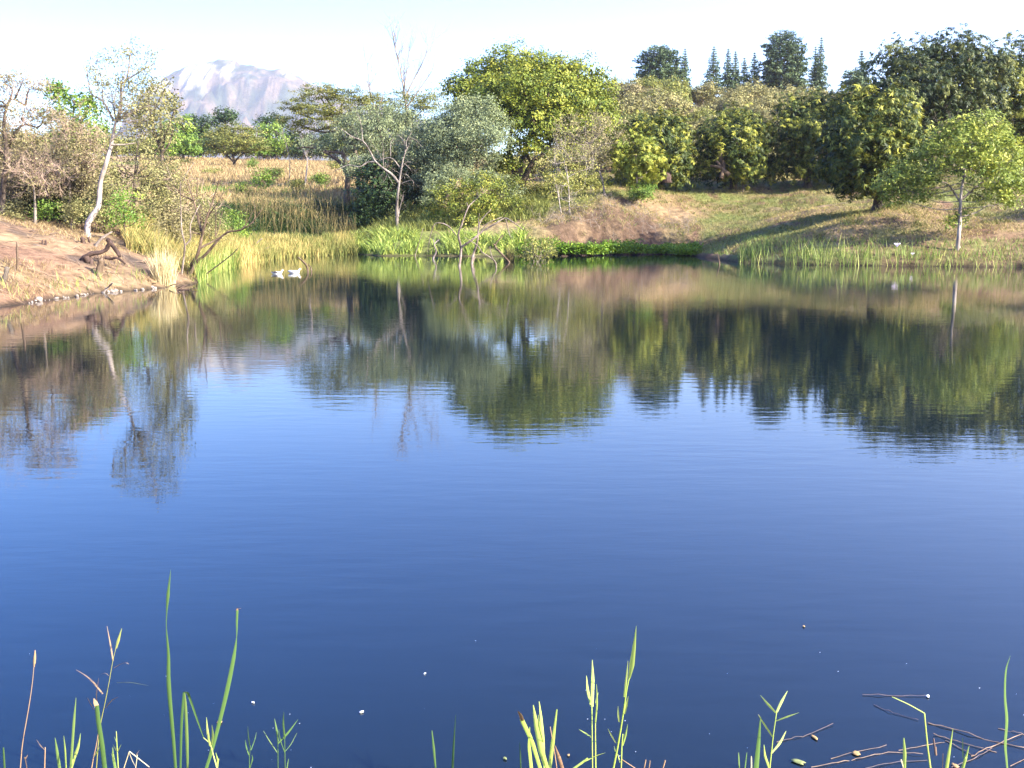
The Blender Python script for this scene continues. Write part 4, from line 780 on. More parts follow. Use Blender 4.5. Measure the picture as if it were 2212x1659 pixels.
deadwood('tree_stump', 'pale upright stump with broken fingers of wood in front of the driftwood log', 'stump', (1490, 1180), [([(1490, 1160), (1510, 1000), (1535, 900)], 40, 52), ([(1500, 910), (1480, 840)], 14, 10), ([(1530, 890), (1530, 830)], 14, 10), ([(1565, 890), (1570, 840)], 12, 9), ([(1470, 890), (1420, 865)], 14, 10)], 'brownwood', 'stumps on the left bank', V6, .1432, on_ground=True, jit=.02)
deadwood('tree_stump', 'grey leaning post stump at the left picture edge', 'stump', (60, 1260), [([(60, 1240), (85, 1120), (110, 1020)], 36, 32), ([(100, 1020), (20, 1000)], 8, 6)], 'greybark', 'stumps on the left bank', V6, .1432, on_ground=True, jit=.02)
deadwood('tree_stump', 'tiny dark stump, left of the close pair on the bare bank', 'stump', (640, 680), [([(640, 660), (640, 605)], 13, 12)], 'darkwood', 'stumps on the left bank', V6, .1432, on_ground=True, jit=.01)
deadwood('tree_stump', 'tiny dark stump, right of the close pair on the bare bank', 'stump', (688, 690), [([(690, 660), (690, 615)], 18, 16)], 'darkwood', 'stumps on the left bank', V6, .1432, on_ground=True, jit=.01)
deadwood('old_post', 'thin weathered post standing in dry weeds on the left bank', 'post', (270, 1080), [([(268, 1040), (262, 850), (258, 640)], 20, 15)], 'brownwood', None, V6, .1432, on_ground=True, jit=.02)
deadwood('fallen_pole', 'pale pole lying on the bare bank beside the pair of tiny stumps', 'log', (510, 690), [([(510, 680), (700, 725), (900, 765)], 14, 9, .01)], 'palebark', None, V6, .1432, on_ground=True, jit=.02)
deadwood('fallen_pole', 'short white stick lying near the stones of the left shore', 'log', (640, 1290), [([(645, 1280), (770, 1330)], 15, 10, .01)], 'palebark', None, V6, .1432, on_ground=True, jit=.02)
deadwood('fallen_branch', 'white forked branch dipping into the water by the shore stones', 'branch', (1570, 1405), [([(1570, 1400), (1630, 1320), (1700, 1250)], 18, 9), ([(1610, 1345), (1580, 1320)], 9, 6)], 'palebark', 'fallen branches in the water', V6, .1432)
deadwood('driftwood_log', 'upright curved log with forked foot before the dome shaped mango', 'log', (1558, 378), [([(1560, 375), (1562, 355), (1556, 338), (1558, 320)], 5.0, 3.6), ([(1575, 378), (1556, 362), (1535, 358)], 5, 2.5), ([(1563, 365), (1548, 348)], 4, 2.6)], 'brownwood', None, None, 1.0, depth=85, jit=.05)
deadwood('tree_stump', 'broad ragged wood stump between the small sunlit mango and the dark mangos', 'stump', (1440, 388), [([(1440, 386), (1441, 376)], 11, 9), ([(1446, 376), (1452, 368)], 4, 2.5), ([(1434, 378), (1432, 370)], 4, 2.5)], 'darkwood', None, None, 1.0, depth=84, jit=.05)

# ------------------------------------------------------------------ shoreline stones
rng = np.random.default_rng(31)
m_ = bark_mat('pale_shore_stone', (.12, .095, .08), (.33, .285, .25), 3); M['stone'] = m_
def stone(X, Y, r, label):
    w = Wp(X, Y); s = r * w[1] / F_PX; bm_n = 8; g = Geo()
    th = np.linspace(0, math.pi, 7); ph = np.arange(10) * 2 * math.pi / 10; T_, Ph = np.meshgrid(th, ph, indexing='ij')
    rr = 1 + .18 * np.sin(Ph * 2 + rng.random() * 6) * np.sin(T_) + .16 * rng.normal(size=T_.shape) * np.sin(T_)
    v = np.stack([np.sin(T_) * np.cos(Ph) * rr * 1.1, np.sin(T_) * np.sin(Ph) * rr * .9, np.cos(T_) * rr * rng.uniform(.7, 1.25)], -1).reshape(-1, 3) * s
    i = np.arange(6)[:, None] * 10; j = np.arange(10)[None]; j2 = (j + 1) % 10
    g.add(v, np.stack([i + j, i + 10 + j, i + 10 + j2, i + j2], -1))
    o = g.build('shore_stone', m_, smooth=True); o.location = w + (0, 0, s * .35); o.rotation_euler = (0, 0, rng.random() * 6)
    tag(o, label, 'stone', 'pale stones along the left shore')
shx = np.sort(rng.uniform(58, 335, 44))
for X in shx:
    y = np.interp(X, [0, 60, 100, 160, 200, 330], [663, 655, 648, 641, 634, 624]); stone(X, y + rng.uniform(-1.0, 1.5), rng.choice([1.2, 1.8, 2.4, 3.2, 4.2]) * rng.uniform(.8, 1.2), 'one of the small pale stones lining the left shore')
stone(84, 650, 7, 'largest white stone on the left shore'); stone(64, 650, 5, 'second largest stone, just left of the largest white stone on the left shore')

# ------------------------------------------------------------------ grasses, reeds and water plants (uncountable)
def scatter_px(n_, X0, X1, d0, d1, rng, cond=None, dmin=.1):
    dep = rng.uniform(d0, d1, n_); X = rng.uniform(X0, X1, n_); x = (X - CX) / F_PX * dep / CP
    d = shore_dist(x, dep); z = np.maximum(height(x, dep), -.04); k = d > dmin
    if cond is not None: k &= cond(x, dep, d)
    return np.c_[x, dep, z][k], d[k]
def stuff(name, g, m, label, cat): return tag(g.build(name, M[m], smooth=False), label, cat, kind='stuff')
rng = np.random.default_rng(51)
# dry field grass
g = Geo(); p, d = scatter_px(70000, 330, 1000, 80, 185, rng, lambda x, y, d: (d > 6) & (fbm(x / 6, y / 6, 5) > .36))
blades(g, p, rng.uniform(.35, .95, len(p)), .06 + p[:, 1] * .0005, .35, rng); stuff('field_grass', g, 'straw', 'tall dry straw coloured grass of the field', 'grass')
# weed stalks in front of the field
g = Geo(); p, d = scatter_px(300, 520, 775, 74.5, 82, rng, lambda x, y, d: d > 2.5); 
for q in p: tube(g, [q, q + (rng.normal() * .12, rng.normal() * .1, 1.0), q + (rng.normal() * .25, rng.normal() * .2, rng.uniform(1.4, 2.8))], [.024, .018, .008], 3, rng.random())
c = np.repeat(p, 5, 0); n_ = len(c); c = c + np.c_[rng.normal(size=(n_, 2)) * .14, rng.uniform(.4, 2.1, n_)]
leaves(g, c, rng.normal(size=(n_, 3)), rng.normal(size=(n_, 3)) + (0, 0, .3), rng.uniform(.1, .22, n_), rng.uniform(.03, .06, n_), rng.random(n_)); stuff('weed_stalks', g, 'weed', 'tall dry weed stalks before the straw field', 'weeds')
g = Geo(); p, d = scatter_px(12000, 440, 790, 70, 105, rng, lambda x, y, d: (d > 12) & (fbm(x / 3, y / 3, 17) > .42))
blades(g, p, rng.uniform(.3, .9, len(p)), .05, .5, rng, tint=rng.normal(.2, .2, len(p))); stuff('green_undergrowth', g, 'reed_green', 'yellow green grass at the foot of the weed stalks', 'grass')
# left bank: dry grass and litter
g = Geo(); p, d = scatter_px(26000, -150, 470, 27, 52, rng, lambda x, y, d: (fbm(x / 1.5, y / 1.5, 15) + (d > 7) * .12 + (d < .8) * .14 > .5))
blades(g, p, rng.uniform(.06, .34, len(p)) * (1 + .8 * (d > 8)), .016, .8, rng); stuff('bank_straw', g, 'straw', 'dry litter and straw on the bare left bank', 'grass')
g = Geo(); p, d = scatter_px(420, -120, 440, 27, 46, rng, lambda x, y, d: d > .3)
for q in p:
    a = rng.random() * 6.28; L_ = rng.uniform(.15, .8); e2 = q + np.array((math.cos(a), math.sin(a), 0)) * L_; e2[2] = hz(e2[0], e2[1]); tube(g, [q + (0, 0, .02), (q + e2) / 2 + (0, 0, .05 + .1 * rng.random()), e2 + (0, 0, .02)], np.array([1, .8, .4]) * rng.uniform(.006, .02), 4)
tag(g.build('bank_sticks', M['brownwood']), 'scattered dead sticks on the bare left bank', 'sticks', kind='stuff')
g = Geo(); p, d = scatter_px(9000, -150, 470, 26, 60, rng, lambda x, y, d: (d < 1.0) & (fbm(x / .8, y / .8, 25) > .47))
blades(g, p, rng.uniform(.12, .45, len(p)), .016, .35, rng); stuff('shore_grass', g, 'reed_green', 'thin green and straw grass at the left waterline', 'grass')
# thicket grass behind the left dead shrub
g = Geo(); p, d = scatter_px(22000, 290, 520, 38, 62, rng, lambda x, y, d: (d < 14) & (d > .15))
blades(g, p, rng.uniform(.4, 1.3, len(p)), .03, .4, rng); stuff('tall_bank_grass', g, 'reed_straw', 'tall mixed grass behind the leafless shrub', 'grass')
g = Geo(); p = np.array([Wp(X, Y) for X, Y in zip(rng.uniform(425, 515, 800), rng.uniform(-1, 1, 800) * 7)]) * 0
Xs = rng.uniform(428, 518, 900); Ys = np.interp(Xs, [428, 462, 518], [610, 590, 571]) + rng.uniform(-4, 6, 900)
p = np.array([Wp(a, b_, -.03) for a, b_ in zip(Xs, Ys)]); blades(g, p, rng.uniform(.4, 1.3, 900), .028, .22, rng); stuff('green_reeds', g, 'reed_green', 'green reeds standing in water behind the leafless shrub', 'reeds')
# reed bed, left centre
g = Geo(); p, d = scatter_px(42000, 440, 778, 50, 80, rng, lambda x, y, d: d < 3.8 + 1.2 * (x < -22), -.5)
hh = .55 + 1.25 * (fbm(p[:, 0] / 2, p[:, 1] / 2, 35) - .2) - .06 * d
blades(g, p, hh * rng.uniform(.6, 1.15, len(p)), .05, rng.uniform(.15, .6, len(p)), rng, tint=rng.normal(.45, .25, len(p)) + 1.6 * (fbm(p[:, 0] / 1.2, p[:, 1] / 1.2, 45, 3) - .45)); stuff('reed_bed', g, 'reed_straw', 'thick straw and green reed bed left of the sedge', 'reeds')
# sedge below the white dead tree
g = Geo(); p, d = scatter_px(15000, 772, 1160, 66, 80, rng, lambda x, y, d: (d < 3.2) & (fbm(x / 1.3, y / 1.3, 33, 3) > .34 + .14 * (x / y > -.09)))
blades(g, p, rng.uniform(.5, 1.25, len(p)), .08, rng.uniform(.4, 1.0, len(p)), rng, curve=1.0); stuff('sedge', g, 'sedge', 'arching bright sedge along the middle waterline', 'sedge')
# growth added behind the reed bed; its dark colour stands in for shade
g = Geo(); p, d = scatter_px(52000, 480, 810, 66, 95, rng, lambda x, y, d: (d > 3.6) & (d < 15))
blades(g, p, rng.uniform(.3, .9, len(p)), .07, .7, rng); stuff('hollow_shade_growth', g, 'deep', 'low growth in the hollow behind the reed bed, shade put into its dark colour', 'undergrowth')
# tufts and weeds standing up from the right slope
g = Geo(); p, d = scatter_px(1500, 1180, 2450, 55, 100, rng, lambda x, y, d: (d > 1.5) & (fbm(x / 5, y / 5, 155) > .45)); p = np.repeat(p, 22, 0) ; p = p + np.c_[rng.normal(size=(len(p), 2)) * .16, 0 * p[:, 0]]
blades(g, p, rng.uniform(.12, .5, len(p)), .04, .8, rng, tint=rng.normal(.25, .2, len(p))); stuff('slope_tufts', g, 'short_grass', 'green and dry tufts standing up on the right slope', 'grass')
g = Geo(); p, d = scatter_px(6000, 1160, 1500, 70, 84, rng, lambda x, y, d: (d > .6) & (d < 6) & (fbm(x / 1.4, y / 1.4, 165, 3) > .45))
blades(g, p, rng.uniform(.12, .45, len(p)), .04, .9, rng, tint=rng.normal(.4, .3, len(p))); stuff('eroded_bank_grass', g, 'short_grass', 'ragged dry grass clinging to the eroded bank', 'grass')
# dark undergrowth centre
g = Geo(); p, d = scatter_px(16000, 760, 1180, 72, 92, rng, lambda x, y, d: (d > 2.0 - 1.4 * (x / y > -.12)) & (d < 18))
blades(g, p, rng.uniform(.4, 1.1, len(p)), .06, .5, rng, tint=rng.normal(.3, .25, len(p))); stuff('undergrowth', g, 'olive', 'mixed undergrowth beneath the central trees', 'undergrowth')
# bright water plants
g = Geo(); Xs = rng.uniform(1120, 1500, 5200); dp = rng.uniform(66, 76, 5200); x = (Xs - CX) / F_PX * dp / CP; d = shore_dist(x, dp)
lim = .8 + 1.2 * sstep(-Xs, -1330, -1180); k = (d > -.9) & (d < lim); p = np.c_[x, dp, np.maximum(height(x, dp), -.02)][k]; c = np.repeat(p, 12, 0); n_ = len(c)
hh = np.repeat(.3 + .72 * fbm(p[:, 0] / 1.2, p[:, 1] / 1.2, 66) * (1.35 - .5 * sstep(Xs[k], 1300, 1480)), 12); f = rng.uniform(.2, 1, n_)
c = c + np.c_[rng.normal(size=(n_, 2)) * .16, hh * f]; leaves(g, c, rng.normal(size=(n_, 3)) * .5 + (0, 0, .8), rng.normal(size=(n_, 3)) + (0, 0, .5), rng.uniform(.12, .28, n_), rng.uniform(.06, .12, n_), rng.normal(.5, .22, n_))
stuff('water_plants', g, 'water_weed', 'bright green water plants below the eroded bank', 'water plants')
# slope grass
g = Geo(); p, d = scatter_px(150000, 1120, 2450, 54, 105, rng, lambda x, y, d: (fbm(x / 2.5, y / 2.5, 55) > .33) & (d > .4) & ~((np.abs(x / y - .09) < .07) & (d < 4.0)))
gr = (fbm(p[:, 0] / 4, p[:, 1] / 4, 40) - .42) * 3
blades(g, p, rng.uniform(.07, .24, len(p)) * (1 + .8 * (rng.random(len(p)) < .06)), .035, .8, rng, tint=rng.normal(.55, .2, len(p)) - gr * .4); stuff('slope_grass', g, 'short_grass', 'short dry and green grass of the right slope', 'grass')
# twiggy dead scrub on the eroded bank
g = Geo(); p, d = scatter_px(420, 1150, 1490, 70, 84, rng, lambda x, y, d: (d > .8) & (d < 6))
for q in p: twigs(g, q, (rng.normal() * .6, rng.normal() * .6, .6), rng.uniform(.4, .9), .014, 2, rng, .8, -.05, 4, 3)
tag(g.build('dry_scrub', M['greybark']), 'tangled dry twigs on the eroded bank', 'scrub', kind='stuff')
# right shore reeds
g = Geo(); Xs = rng.uniform(1585, 2420, 6500); dp = rng.uniform(48, 58, 6500); x = (Xs - CX) / F_PX * dp / CP; d = shore_dist(x, dp)
k = (d > -.45) & (d < 1.1) & (fbm(Xs / 28, dp * 0, 75) + .12 * (Xs < 1880) > .40); p = np.c_[x, dp, np.maximum(height(x, dp), -.03)][k]
hh = (.5 + 1.0 * fbm(Xs[k] / 22, dp[k] * .3, 85)) * (1 - .35 * sstep(Xs[k], 1850, 1950))
blades(g, p, hh * rng.uniform(.45, 1.35, len(p)), .032, rng.uniform(.05, .45, len(p)), rng, tint=rng.normal(.5, .25, len(p))); stuff('shore_reeds', g, 'reed_green', 'upright green reeds along the right waterline', 'reeds')
g = Geo(); p, d = scatter_px(16000, 1490, 2450, 49, 66, rng, lambda x, y, d: (d < 3.2) & (d > .15) & (fbm(x / 1.5, y / 1.5, 95) > .4))
blades(g, p, rng.uniform(.15, .5, len(p)), .03, .6, rng, tint=rng.normal(.45, .25, len(p))); stuff('shore_turf', g, 'reed_green', 'green turf tufts on the right shore', 'grass')

# pale dry grass tuft, one clump you could pull up
def tuft(name, X, Y, n_, h, spread, m, label, lean=.35, wid=.018, rad=.2, cat='grass tuft', tall=None):
    w = Wp(X, Y, -.03); g = Geo(); a = rng.random(n_) * 6.28; r_ = rad * np.sqrt(rng.random(n_)); p = w + np.c_[np.cos(a) * r_, np.sin(a) * r_ * .8, 0 * a]
    blades(g, p, h * rng.uniform(.35, 1.1, n_), wid, lean * rng.uniform(.2, 1.2, n_), rng, curve=.4)
    if tall: blades(g, p[:tall], h * rng.uniform(1.3, 2.1, tall), wid * .8, .08, rng)
    o = g.build(name, M[m], origin=w, smooth=False); tag(o, label, cat)
tuft('dry_grass_tuft', 355, 621, 700, 1.35, .3, 'pale_straw', 'bleached pale dry grass tuft at the left water edge', .35, .02, .36, tall=10)
tuft('drowned_tuft', 1100, 566, 160, 1.0, .3, 'weed', 'grey drowned grass tuft right of the snags', .3, .025, .3)
w = Wp(1160, 566); e = empty('drowned_bush', w, 'small drowned bush with sparse yellow leaves in the water', 'bush'); g = Geo(); tips = []
for k in range(9): twigs(g, w + (rng.normal() * .15, rng.normal() * .1, -.15), (rng.normal() * .45, rng.normal() * .45, 1), 1.0, .02, 2, rng, .6, 0, 4, 3, 3, tips)
g.build('stem', M['greybark'], e, w); g = Geo(); t = np.repeat(np.array(tips), 4, 0); t = t + rng.normal(size=t.shape) * .08
leaves(g, t, rng.normal(size=t.shape), rng.normal(size=t.shape), rng.uniform(.08, .16, len(t)), .06 + 0 * t[:, 0], rng.random(len(t))); g.build('foliage', M['olive'], e, w, smooth=False)

# ------------------------------------------------------------------ the two geese on the water
M['white_feather'] = plain('white_feather', (.82, .8, .78), .7)
M['dark_feather'] = plain('dark_feather', (.05, .045, .045), .6)
M['bill'] = plain('yellow_bill', (.7, .36, .06), .4)
def goose(X, Y, label, dark, yaw, s=1.0):
    w = Wp(X, Y); e = empty('goose', w, label, 'goose', 'white geese swimming'); e.rotation_euler = (0, 0, yaw); e.scale = (1.08, 1, .84)
    prof = [(-.40, .17, .012), (-.36, .155, .04), (-.28, .12, .085), (-.16, .09, .125), (0, .075, .145), (.13, .08, .14), (.22, .115, .105), (.265, .18, .066), (.285, .235, .046), (.30, .275, .043), (.325, .305, .05), (.36, .315, .05), (.395, .31, .036)]
    pts = smooth_line([(x * s, 0, z * s) for x, z, r in prof], 3); rr = np.interp(np.linspace(0, 1, len(pts)), np.linspace(0, 1, len(prof)), [r * s for *_, r in prof])
    g = Geo(); tube(g, pts, rr, 14); body = g.build('body', M['white_feather'], e)
    g = Geo(); tube(g, np.array([(.385, 0, .308), (.42, 0, .3), (.46, 0, .288)]) * s, np.array([.022, .018, .010]) * s, 8); g.build('bill', M['bill'], e)
    for sy in (-1, 1):
        g = Geo(); wp = smooth_line(np.array([(.10, .115 * sy, .13), (0, .14 * sy, .145), (-.14, .125 * sy, .16), (-.29, .065 * sy, .185), (-.37, .03 * sy, .195)]) * s, 3)
        tube(g, wp, np.interp(np.linspace(0, 1, len(wp)), [0, .3, .7, 1], [.03, .06, .045, .01]) * s, 10); g.build('wing', M['dark_feather' if dark else 'white_feather'], e)
        g = Geo(); tube(g, np.array([(.362, .044 * sy, .328), (.362, .052 * sy, .328)]) * s, np.array([.008, .006]) * s, 6); g.build('eye', M['dark_feather'], e)
    if dark:
        g = Geo(); tube(g, smooth_line(np.array([(-.02, 0, .2), (-.12, 0, .205), (-.24, 0, .19)]) * s, 3), np.array([.02, .035, .04, .045, .04, .03, .015]) * s, 8); g.build('back_patch', M['dark_feather'], e)
        g = Geo(); tube(g, smooth_line(np.array([(.31, 0, .325), (.33, 0, .342), (.36, 0, .352)]) * s, 2), np.array([.02, .03, .034, .03, .02])[:5] * s, 8); g.build('crown_patch', M['dark_feather'], e)
goose(599, 592, 'white goose with dark back and dark cap, the left of two', True, .1, .6)
goose(636, 590, 'all white goose with raised head, the right of two', False, .05, .66)

# ------------------------------------------------------------------ lilac blooms on the right shore
M['lilac'] = plain('lilac_petal', (.72, .6, .78), .6)
for X, Y, s, lab in ((1936, 546, 1.0, 'pale lilac bloom standing tall in the right shore reeds'), (1970, 556, .55, 'small pale lilac bloom low in the right shore reeds')):
    w = ground_hit(X, Y + 12, 48, 60); e = empty('lilac_flower', w, lab, 'flower', 'lilac blooms on the right shore'); g = Geo(); h = .52 * s
    tube(g, [w, w + (0, 0, h)], [.012, .008], 5); g.build('stem', M['reed_green'], e, w); g = Geo(); rg = np.random.default_rng(3)
    for k in range(6):
        a = k * 1.05; d = np.array((math.cos(a) * .5, math.sin(a) * .5, .8)); q = smooth_line([w + (0, 0, h), w + (0, 0, h) + d * .12 * s, w + (0, 0, h) + d * np.array((1.5, 1.5, 1.1)) * .2 * s], 3)
        tube(g, q, np.linspace(.012, .03, len(q)) * s, 6)
    g.build('petals', M['lilac'], e, w)

# ------------------------------------------------------------------ foreground plants in the shallows
_fs = [500]
def to_water(pts3):
    """carry the traced stem down to its root under the water"""
    a, b = pts3[0], pts3[1]; d = unit(b - a); d = d if d[2] > .35 else unit(d + (0, 0, .8)); k = (a[2] + .08) / d[2]
    return np.vstack([a - d * k, pts3])
def ribbon(g, pts3, widths, rng, face=None, fold=.22, tint=.5):
    p = smooth_line(pts3, 4); n_ = len(p); w = np.interp(np.linspace(0, 1, n_), np.linspace(0, 1, len(widths)), widths)
    d = unit(np.gradient(p, axis=0)); a = rng.uniform(-.5, .5) if face is None else face
    sv = np.array((math.cos(a), math.sin(a), 0.0)); sv = unit(sv - d * (d @ sv)[:, None]); nn = np.cross(sv, d)
    v = np.stack([p - sv * w[:, None] * .5, p + nn * (w * fold)[:, None], p + sv * w[:, None] * .5], 1).reshape(-1, 3)
    i = np.arange(n_ - 1) * 3; q = np.concatenate([np.stack([i + c, i + c + 1, i + c + 4, i + c + 3], 1) for c in (0, 1)])
    t = np.repeat(np.clip(tint + .12 * np.linspace(-1, 1, n_) * rng.uniform(-1, 1), 0, 1), 3); g.add(v, q, t)
def fg(name, label, depth, vw, s, blades_=(), stems=(), group=None, leaf='cattail', stem='reed_bright', heads=(), tint=.5, cat='reed'):
    """blades_: (points, widths) ribbons rooted in the water when flagged; stems: (points, r0, r1); units of the view"""
    _fs[0] += 1; rng = np.random.default_rng(_fs[0]); k_ = s * depth / F_PX; root_y = (1659 - vw(0, 0)[1]) / s - 18
    first = (stems[0][0] if stems else blades_[0][0])[0]; b0 = P(*vw(*first), depth); o = np.array((b0[0], depth, -.05)); e = empty(name, o, label, cat, group)
    T3 = lambda pts, dz=0.0: np.array([P(*vw(*p), depth, dz * i_ / max(1, len(pts) - 1)) for i_, p in enumerate(pts)])
    for st in stems:
        p3 = T3(st[0]);  p3 = to_water(p3) if st[0][0][1] > root_y else p3
        g = Geo(); q = smooth_line(p3, 3); tube(g, q, np.linspace(st[1], st[2], len(q)) * k_ * .62, 7, .5 + .2 * rng.normal(), rng, .05)
        g.build('stem', M[st[3] if len(st) > 3 else stem], e, o)
    for bl in blades_:
        dz = rng.uniform(-.18, .18); root = bl[0][0][1] > root_y; p3 = T3(bl[0], 0 if root else dz); w = np.array(bl[1], float) * k_
        if root: p3 = to_water(p3); w = np.r_[w[0] * .9, w]
        g = Geo(); ribbon(g, p3, w, rng, tint=tint + .15 * rng.normal()); g.build('leaf', M[bl[2] if len(bl) > 2 else leaf], e, o)
    for pts, r, mt in heads:
        g = Geo(); q = smooth_line(T3(pts), 4); r_ = np.sin(np.linspace(.5, math.pi - .25, len(q))) * r * k_; tube(g, q, r_, 7, .5, rng, .15); g.build('seed_head', M[mt], e, o)
    return e
VA = view(0, 1188, .3255); sA = .3255
G1 = 'plants rising from the near shallows'
fg('cattail_leaf', 'tallest foreground cattail leaf, pointed and twisted once, left side', 3.45, VA, sA, [([(1165, 1447), (1150, 1250), (1120, 900), (1118, 700), (1104, 520), (1106, 420), (1115, 300), (1133, 130)], [22, 26, 32, 22, 6, 8, 24, 1])], group=G1, tint=.35, cat='cattail')
fg('cattail_leaf', 'tall cattail leaf leaning right with brown broken tip', 3.4, VA, sA, [([(1370, 1447), (1400, 1350), (1460, 1130), (1510, 920), (1550, 720), (1570, 580), (1572, 480), (1575, 400)], [22, 24, 26, 30, 26, 5, 14, 16]), ([(1572, 405), (1578, 390), (1600, 388)], [14, 12, 4], 'dry_stem')], group=G1, tint=.35, cat='cattail')
fg('cattail_leaf', 'cattail leaf folded over into a sharp inverted V', 3.45, VA, sA, [([(1198, 1447), (1205, 1150), (1222, 945)], [14, 18, 18]), ([(1222, 943), (1245, 950), (1265, 1000), (1310, 1130), (1355, 1255)], [16, 20, 16, 12, 5]), ([(1245, 1447), (1240, 1250), (1232, 1050), (1226, 950)], [18, 26, 22, 8])], group=G1, tint=.4, cat='cattail')
fg('seed_stem', 'thin reddish stem with narrow seed head at the far left', 3.5, VA, sA, [], [([(135, 1447), (150, 1280), (190, 1050), (215, 880), (225, 770)], 7, 3, 'dry_stem')], group=G1, heads=[([(226, 775), (230, 720), (233, 665)], 9, 'dry_stem')], cat='grass stem')
fg('leafy_reed', 'slender brown reed with many side leaves, left foreground', 3.4, VA, sA, [([(750, 735), (735, 640), (710, 505)], [9, 10, 2], 'dry_stem'), ([(770, 655), (785, 600), (808, 520)], [12, 20, 3], 'olive'), ([(758, 782), (800, 758), (835, 748), (855, 757)], [5, 9, 9, 3], 'dry_stem'), ([(682, 955), (620, 880), (570, 835), (505, 795)], [9, 12, 9, 2], 'dry_stem'), ([(775, 880), (860, 878), (985, 900)], [7, 9, 2], 'olive'),
    ([(700, 1050), (740, 1000), (785, 975)], [5, 7, 2], 'dry_stem'), ([(722, 835), (700, 818), (668, 826)], [4, 6, 2], 'dry_stem'), ([(645, 1010), (640, 960), (655, 850)], [4, 5, 2], 'dry_stem'), ([(625, 1060), (600, 1020), (580, 980)], [4, 5, 2], 'dry_stem')],
    [([(640, 1447), (655, 1250), (670, 1140), (700, 1000), (725, 870), (748, 740), (768, 655)], 6, 3, 'olive')], group=G1)
fg('cattail_leaf', 'thick green cattail stalk cut off with a brown tip', 3.3, VA, sA, [([(695, 1447), (678, 1300), (655, 1150), (642, 1030)], [34, 36, 34, 30]), ([(642, 1035), (632, 1010), (622, 985)], [30, 26, 4], 'dry_stem')], group=G1, tint=.4, cat='cattail')
fg('cattail_leaf', 'single upright green blade left of the brown tipped stalk', 3.4, VA, sA, [([(470, 1447), (490, 1150), (505, 980)], [18, 18, 3])], group=G1, cat='cattail')
fg('reed_shoot', 'young pale pod-like leaf curving beside the single upright blade', 3.3, VA, sA, [([(480, 1430), (500, 1360), (520, 1300), (535, 1215)], [18, 28, 22, 2], 'reed_bright')], [([(478, 1447), (484, 1400)], 7, 6)], group=G1)
fg('reed_shoot', 'short green blade, second from the left of the low cluster', 3.35, VA, sA, [([(395, 1447), (378, 1330), (365, 1245)], [22, 18, 3])], group=G1)
fg('reed_shoot', 'short green blade, third from the left of the low cluster', 3.35, VA, sA, [([(438, 1447), (432, 1330), (423, 1232)], [14, 16, 3], 'reed_bright')], group=G1)
fg('reed_shoot', 'stubby green blade at the left frame edge', 3.35, VA, sA, [([(30, 1447), (22, 1310)], [18, 12])], group=G1)
fg('seed_stem', 'short pinkish stem left of the cut brown tipped stalk', 3.35, VA, sA, [([(625, 1370), (645, 1340), (662, 1305)], [5, 12, 2], 'reed_bright')], [([(608, 1447), (620, 1380), (636, 1310), (652, 1220)], 7, 4, 'dry_stem')], group=G1, cat='grass stem')
fg('seed_stem', 'low dry red stem beside the far left seed stem', 3.35, VA, sA, [([(175, 1430), (168, 1390), (185, 1360)], [10, 14, 3], 'dry_stem'), ([(300, 1330), (270, 1300), (242, 1258)], [7, 8, 2], 'dry_stem')], [([(296, 1447), (300, 1310)], 8, 5, 'dry_stem')], group=G1, cat='grass stem')
fg('seed_stem', 'dry pale stem with tiny side leaves right of the cut stalk', 3.3, VA, sA, [([(770, 1330), (750, 1290)], [8, 2], 'reed_bright'), ([(780, 1340), (805, 1290)], [10, 2], 'reed_bright'), ([(760, 1400), (738, 1350)], [10, 2], 'reed_bright'), ([(775, 1280), (760, 1240)], [6, 2], 'reed_bright'), ([(765, 1447), (752, 1380), (748, 1310)], [18, 18, 3])],
    [([(785, 1447), (778, 1330), (772, 1205)], 7, 4, 'reed_bright')], group=G1, cat='grass stem')
fg('broken_straw', 'broken pale straw bent over into an angle near the bottom left', 3.35, VA, sA, [([(915, 1390), (905, 1360), (925, 1330)], [4, 6, 2], 'dry_stem'), ([(860, 1350), (880, 1400), (900, 1440)], [4, 5, 2], 'pale_straw')], [([(822, 1447), (858, 1338)], 6, 5, 'pale_straw'), ([(858, 1336), (920, 1385), (990, 1440)], 5, 4, 'pale_straw'), ([(900, 1447), (912, 1360)], 5, 3, 'pale_straw')], group=G1, cat='straw')
fg('young_reed', 'young bright reed crossing the leaning cattail leaf at its base', 3.3, VA, sA, [([(1395, 1300), (1378, 1210), (1370, 1110)], [14, 16, 2]), ([(1405, 1290), (1412, 1220), (1406, 1160)], [12, 14, 2]), ([(1440, 1447), (1445, 1400), (1432, 1345)], [14, 14, 2])], [([(1440, 1447), (1415, 1360), (1395, 1290), (1350, 1245)], 9, 3)], group=G1, leaf='reed_bright')
fg('young_reed', 'faint small reed, left of two standing deeper in the water', 3.75, VA, sA, [([(1660, 1310), (1648, 1240), (1645, 1170)], [9, 10, 2]), ([(1665, 1330), (1690, 1260), (1702, 1210)], [7, 8, 2]), ([(1655, 1370), (1635, 1310), (1628, 1260)], [7, 9, 2]), ([(1660, 1440), (1675, 1390), (1672, 1360)], [7, 10, 2])], [([(1655, 1447), (1655, 1380), (1662, 1300)], 5, 3, 'cattail')], group=G1)
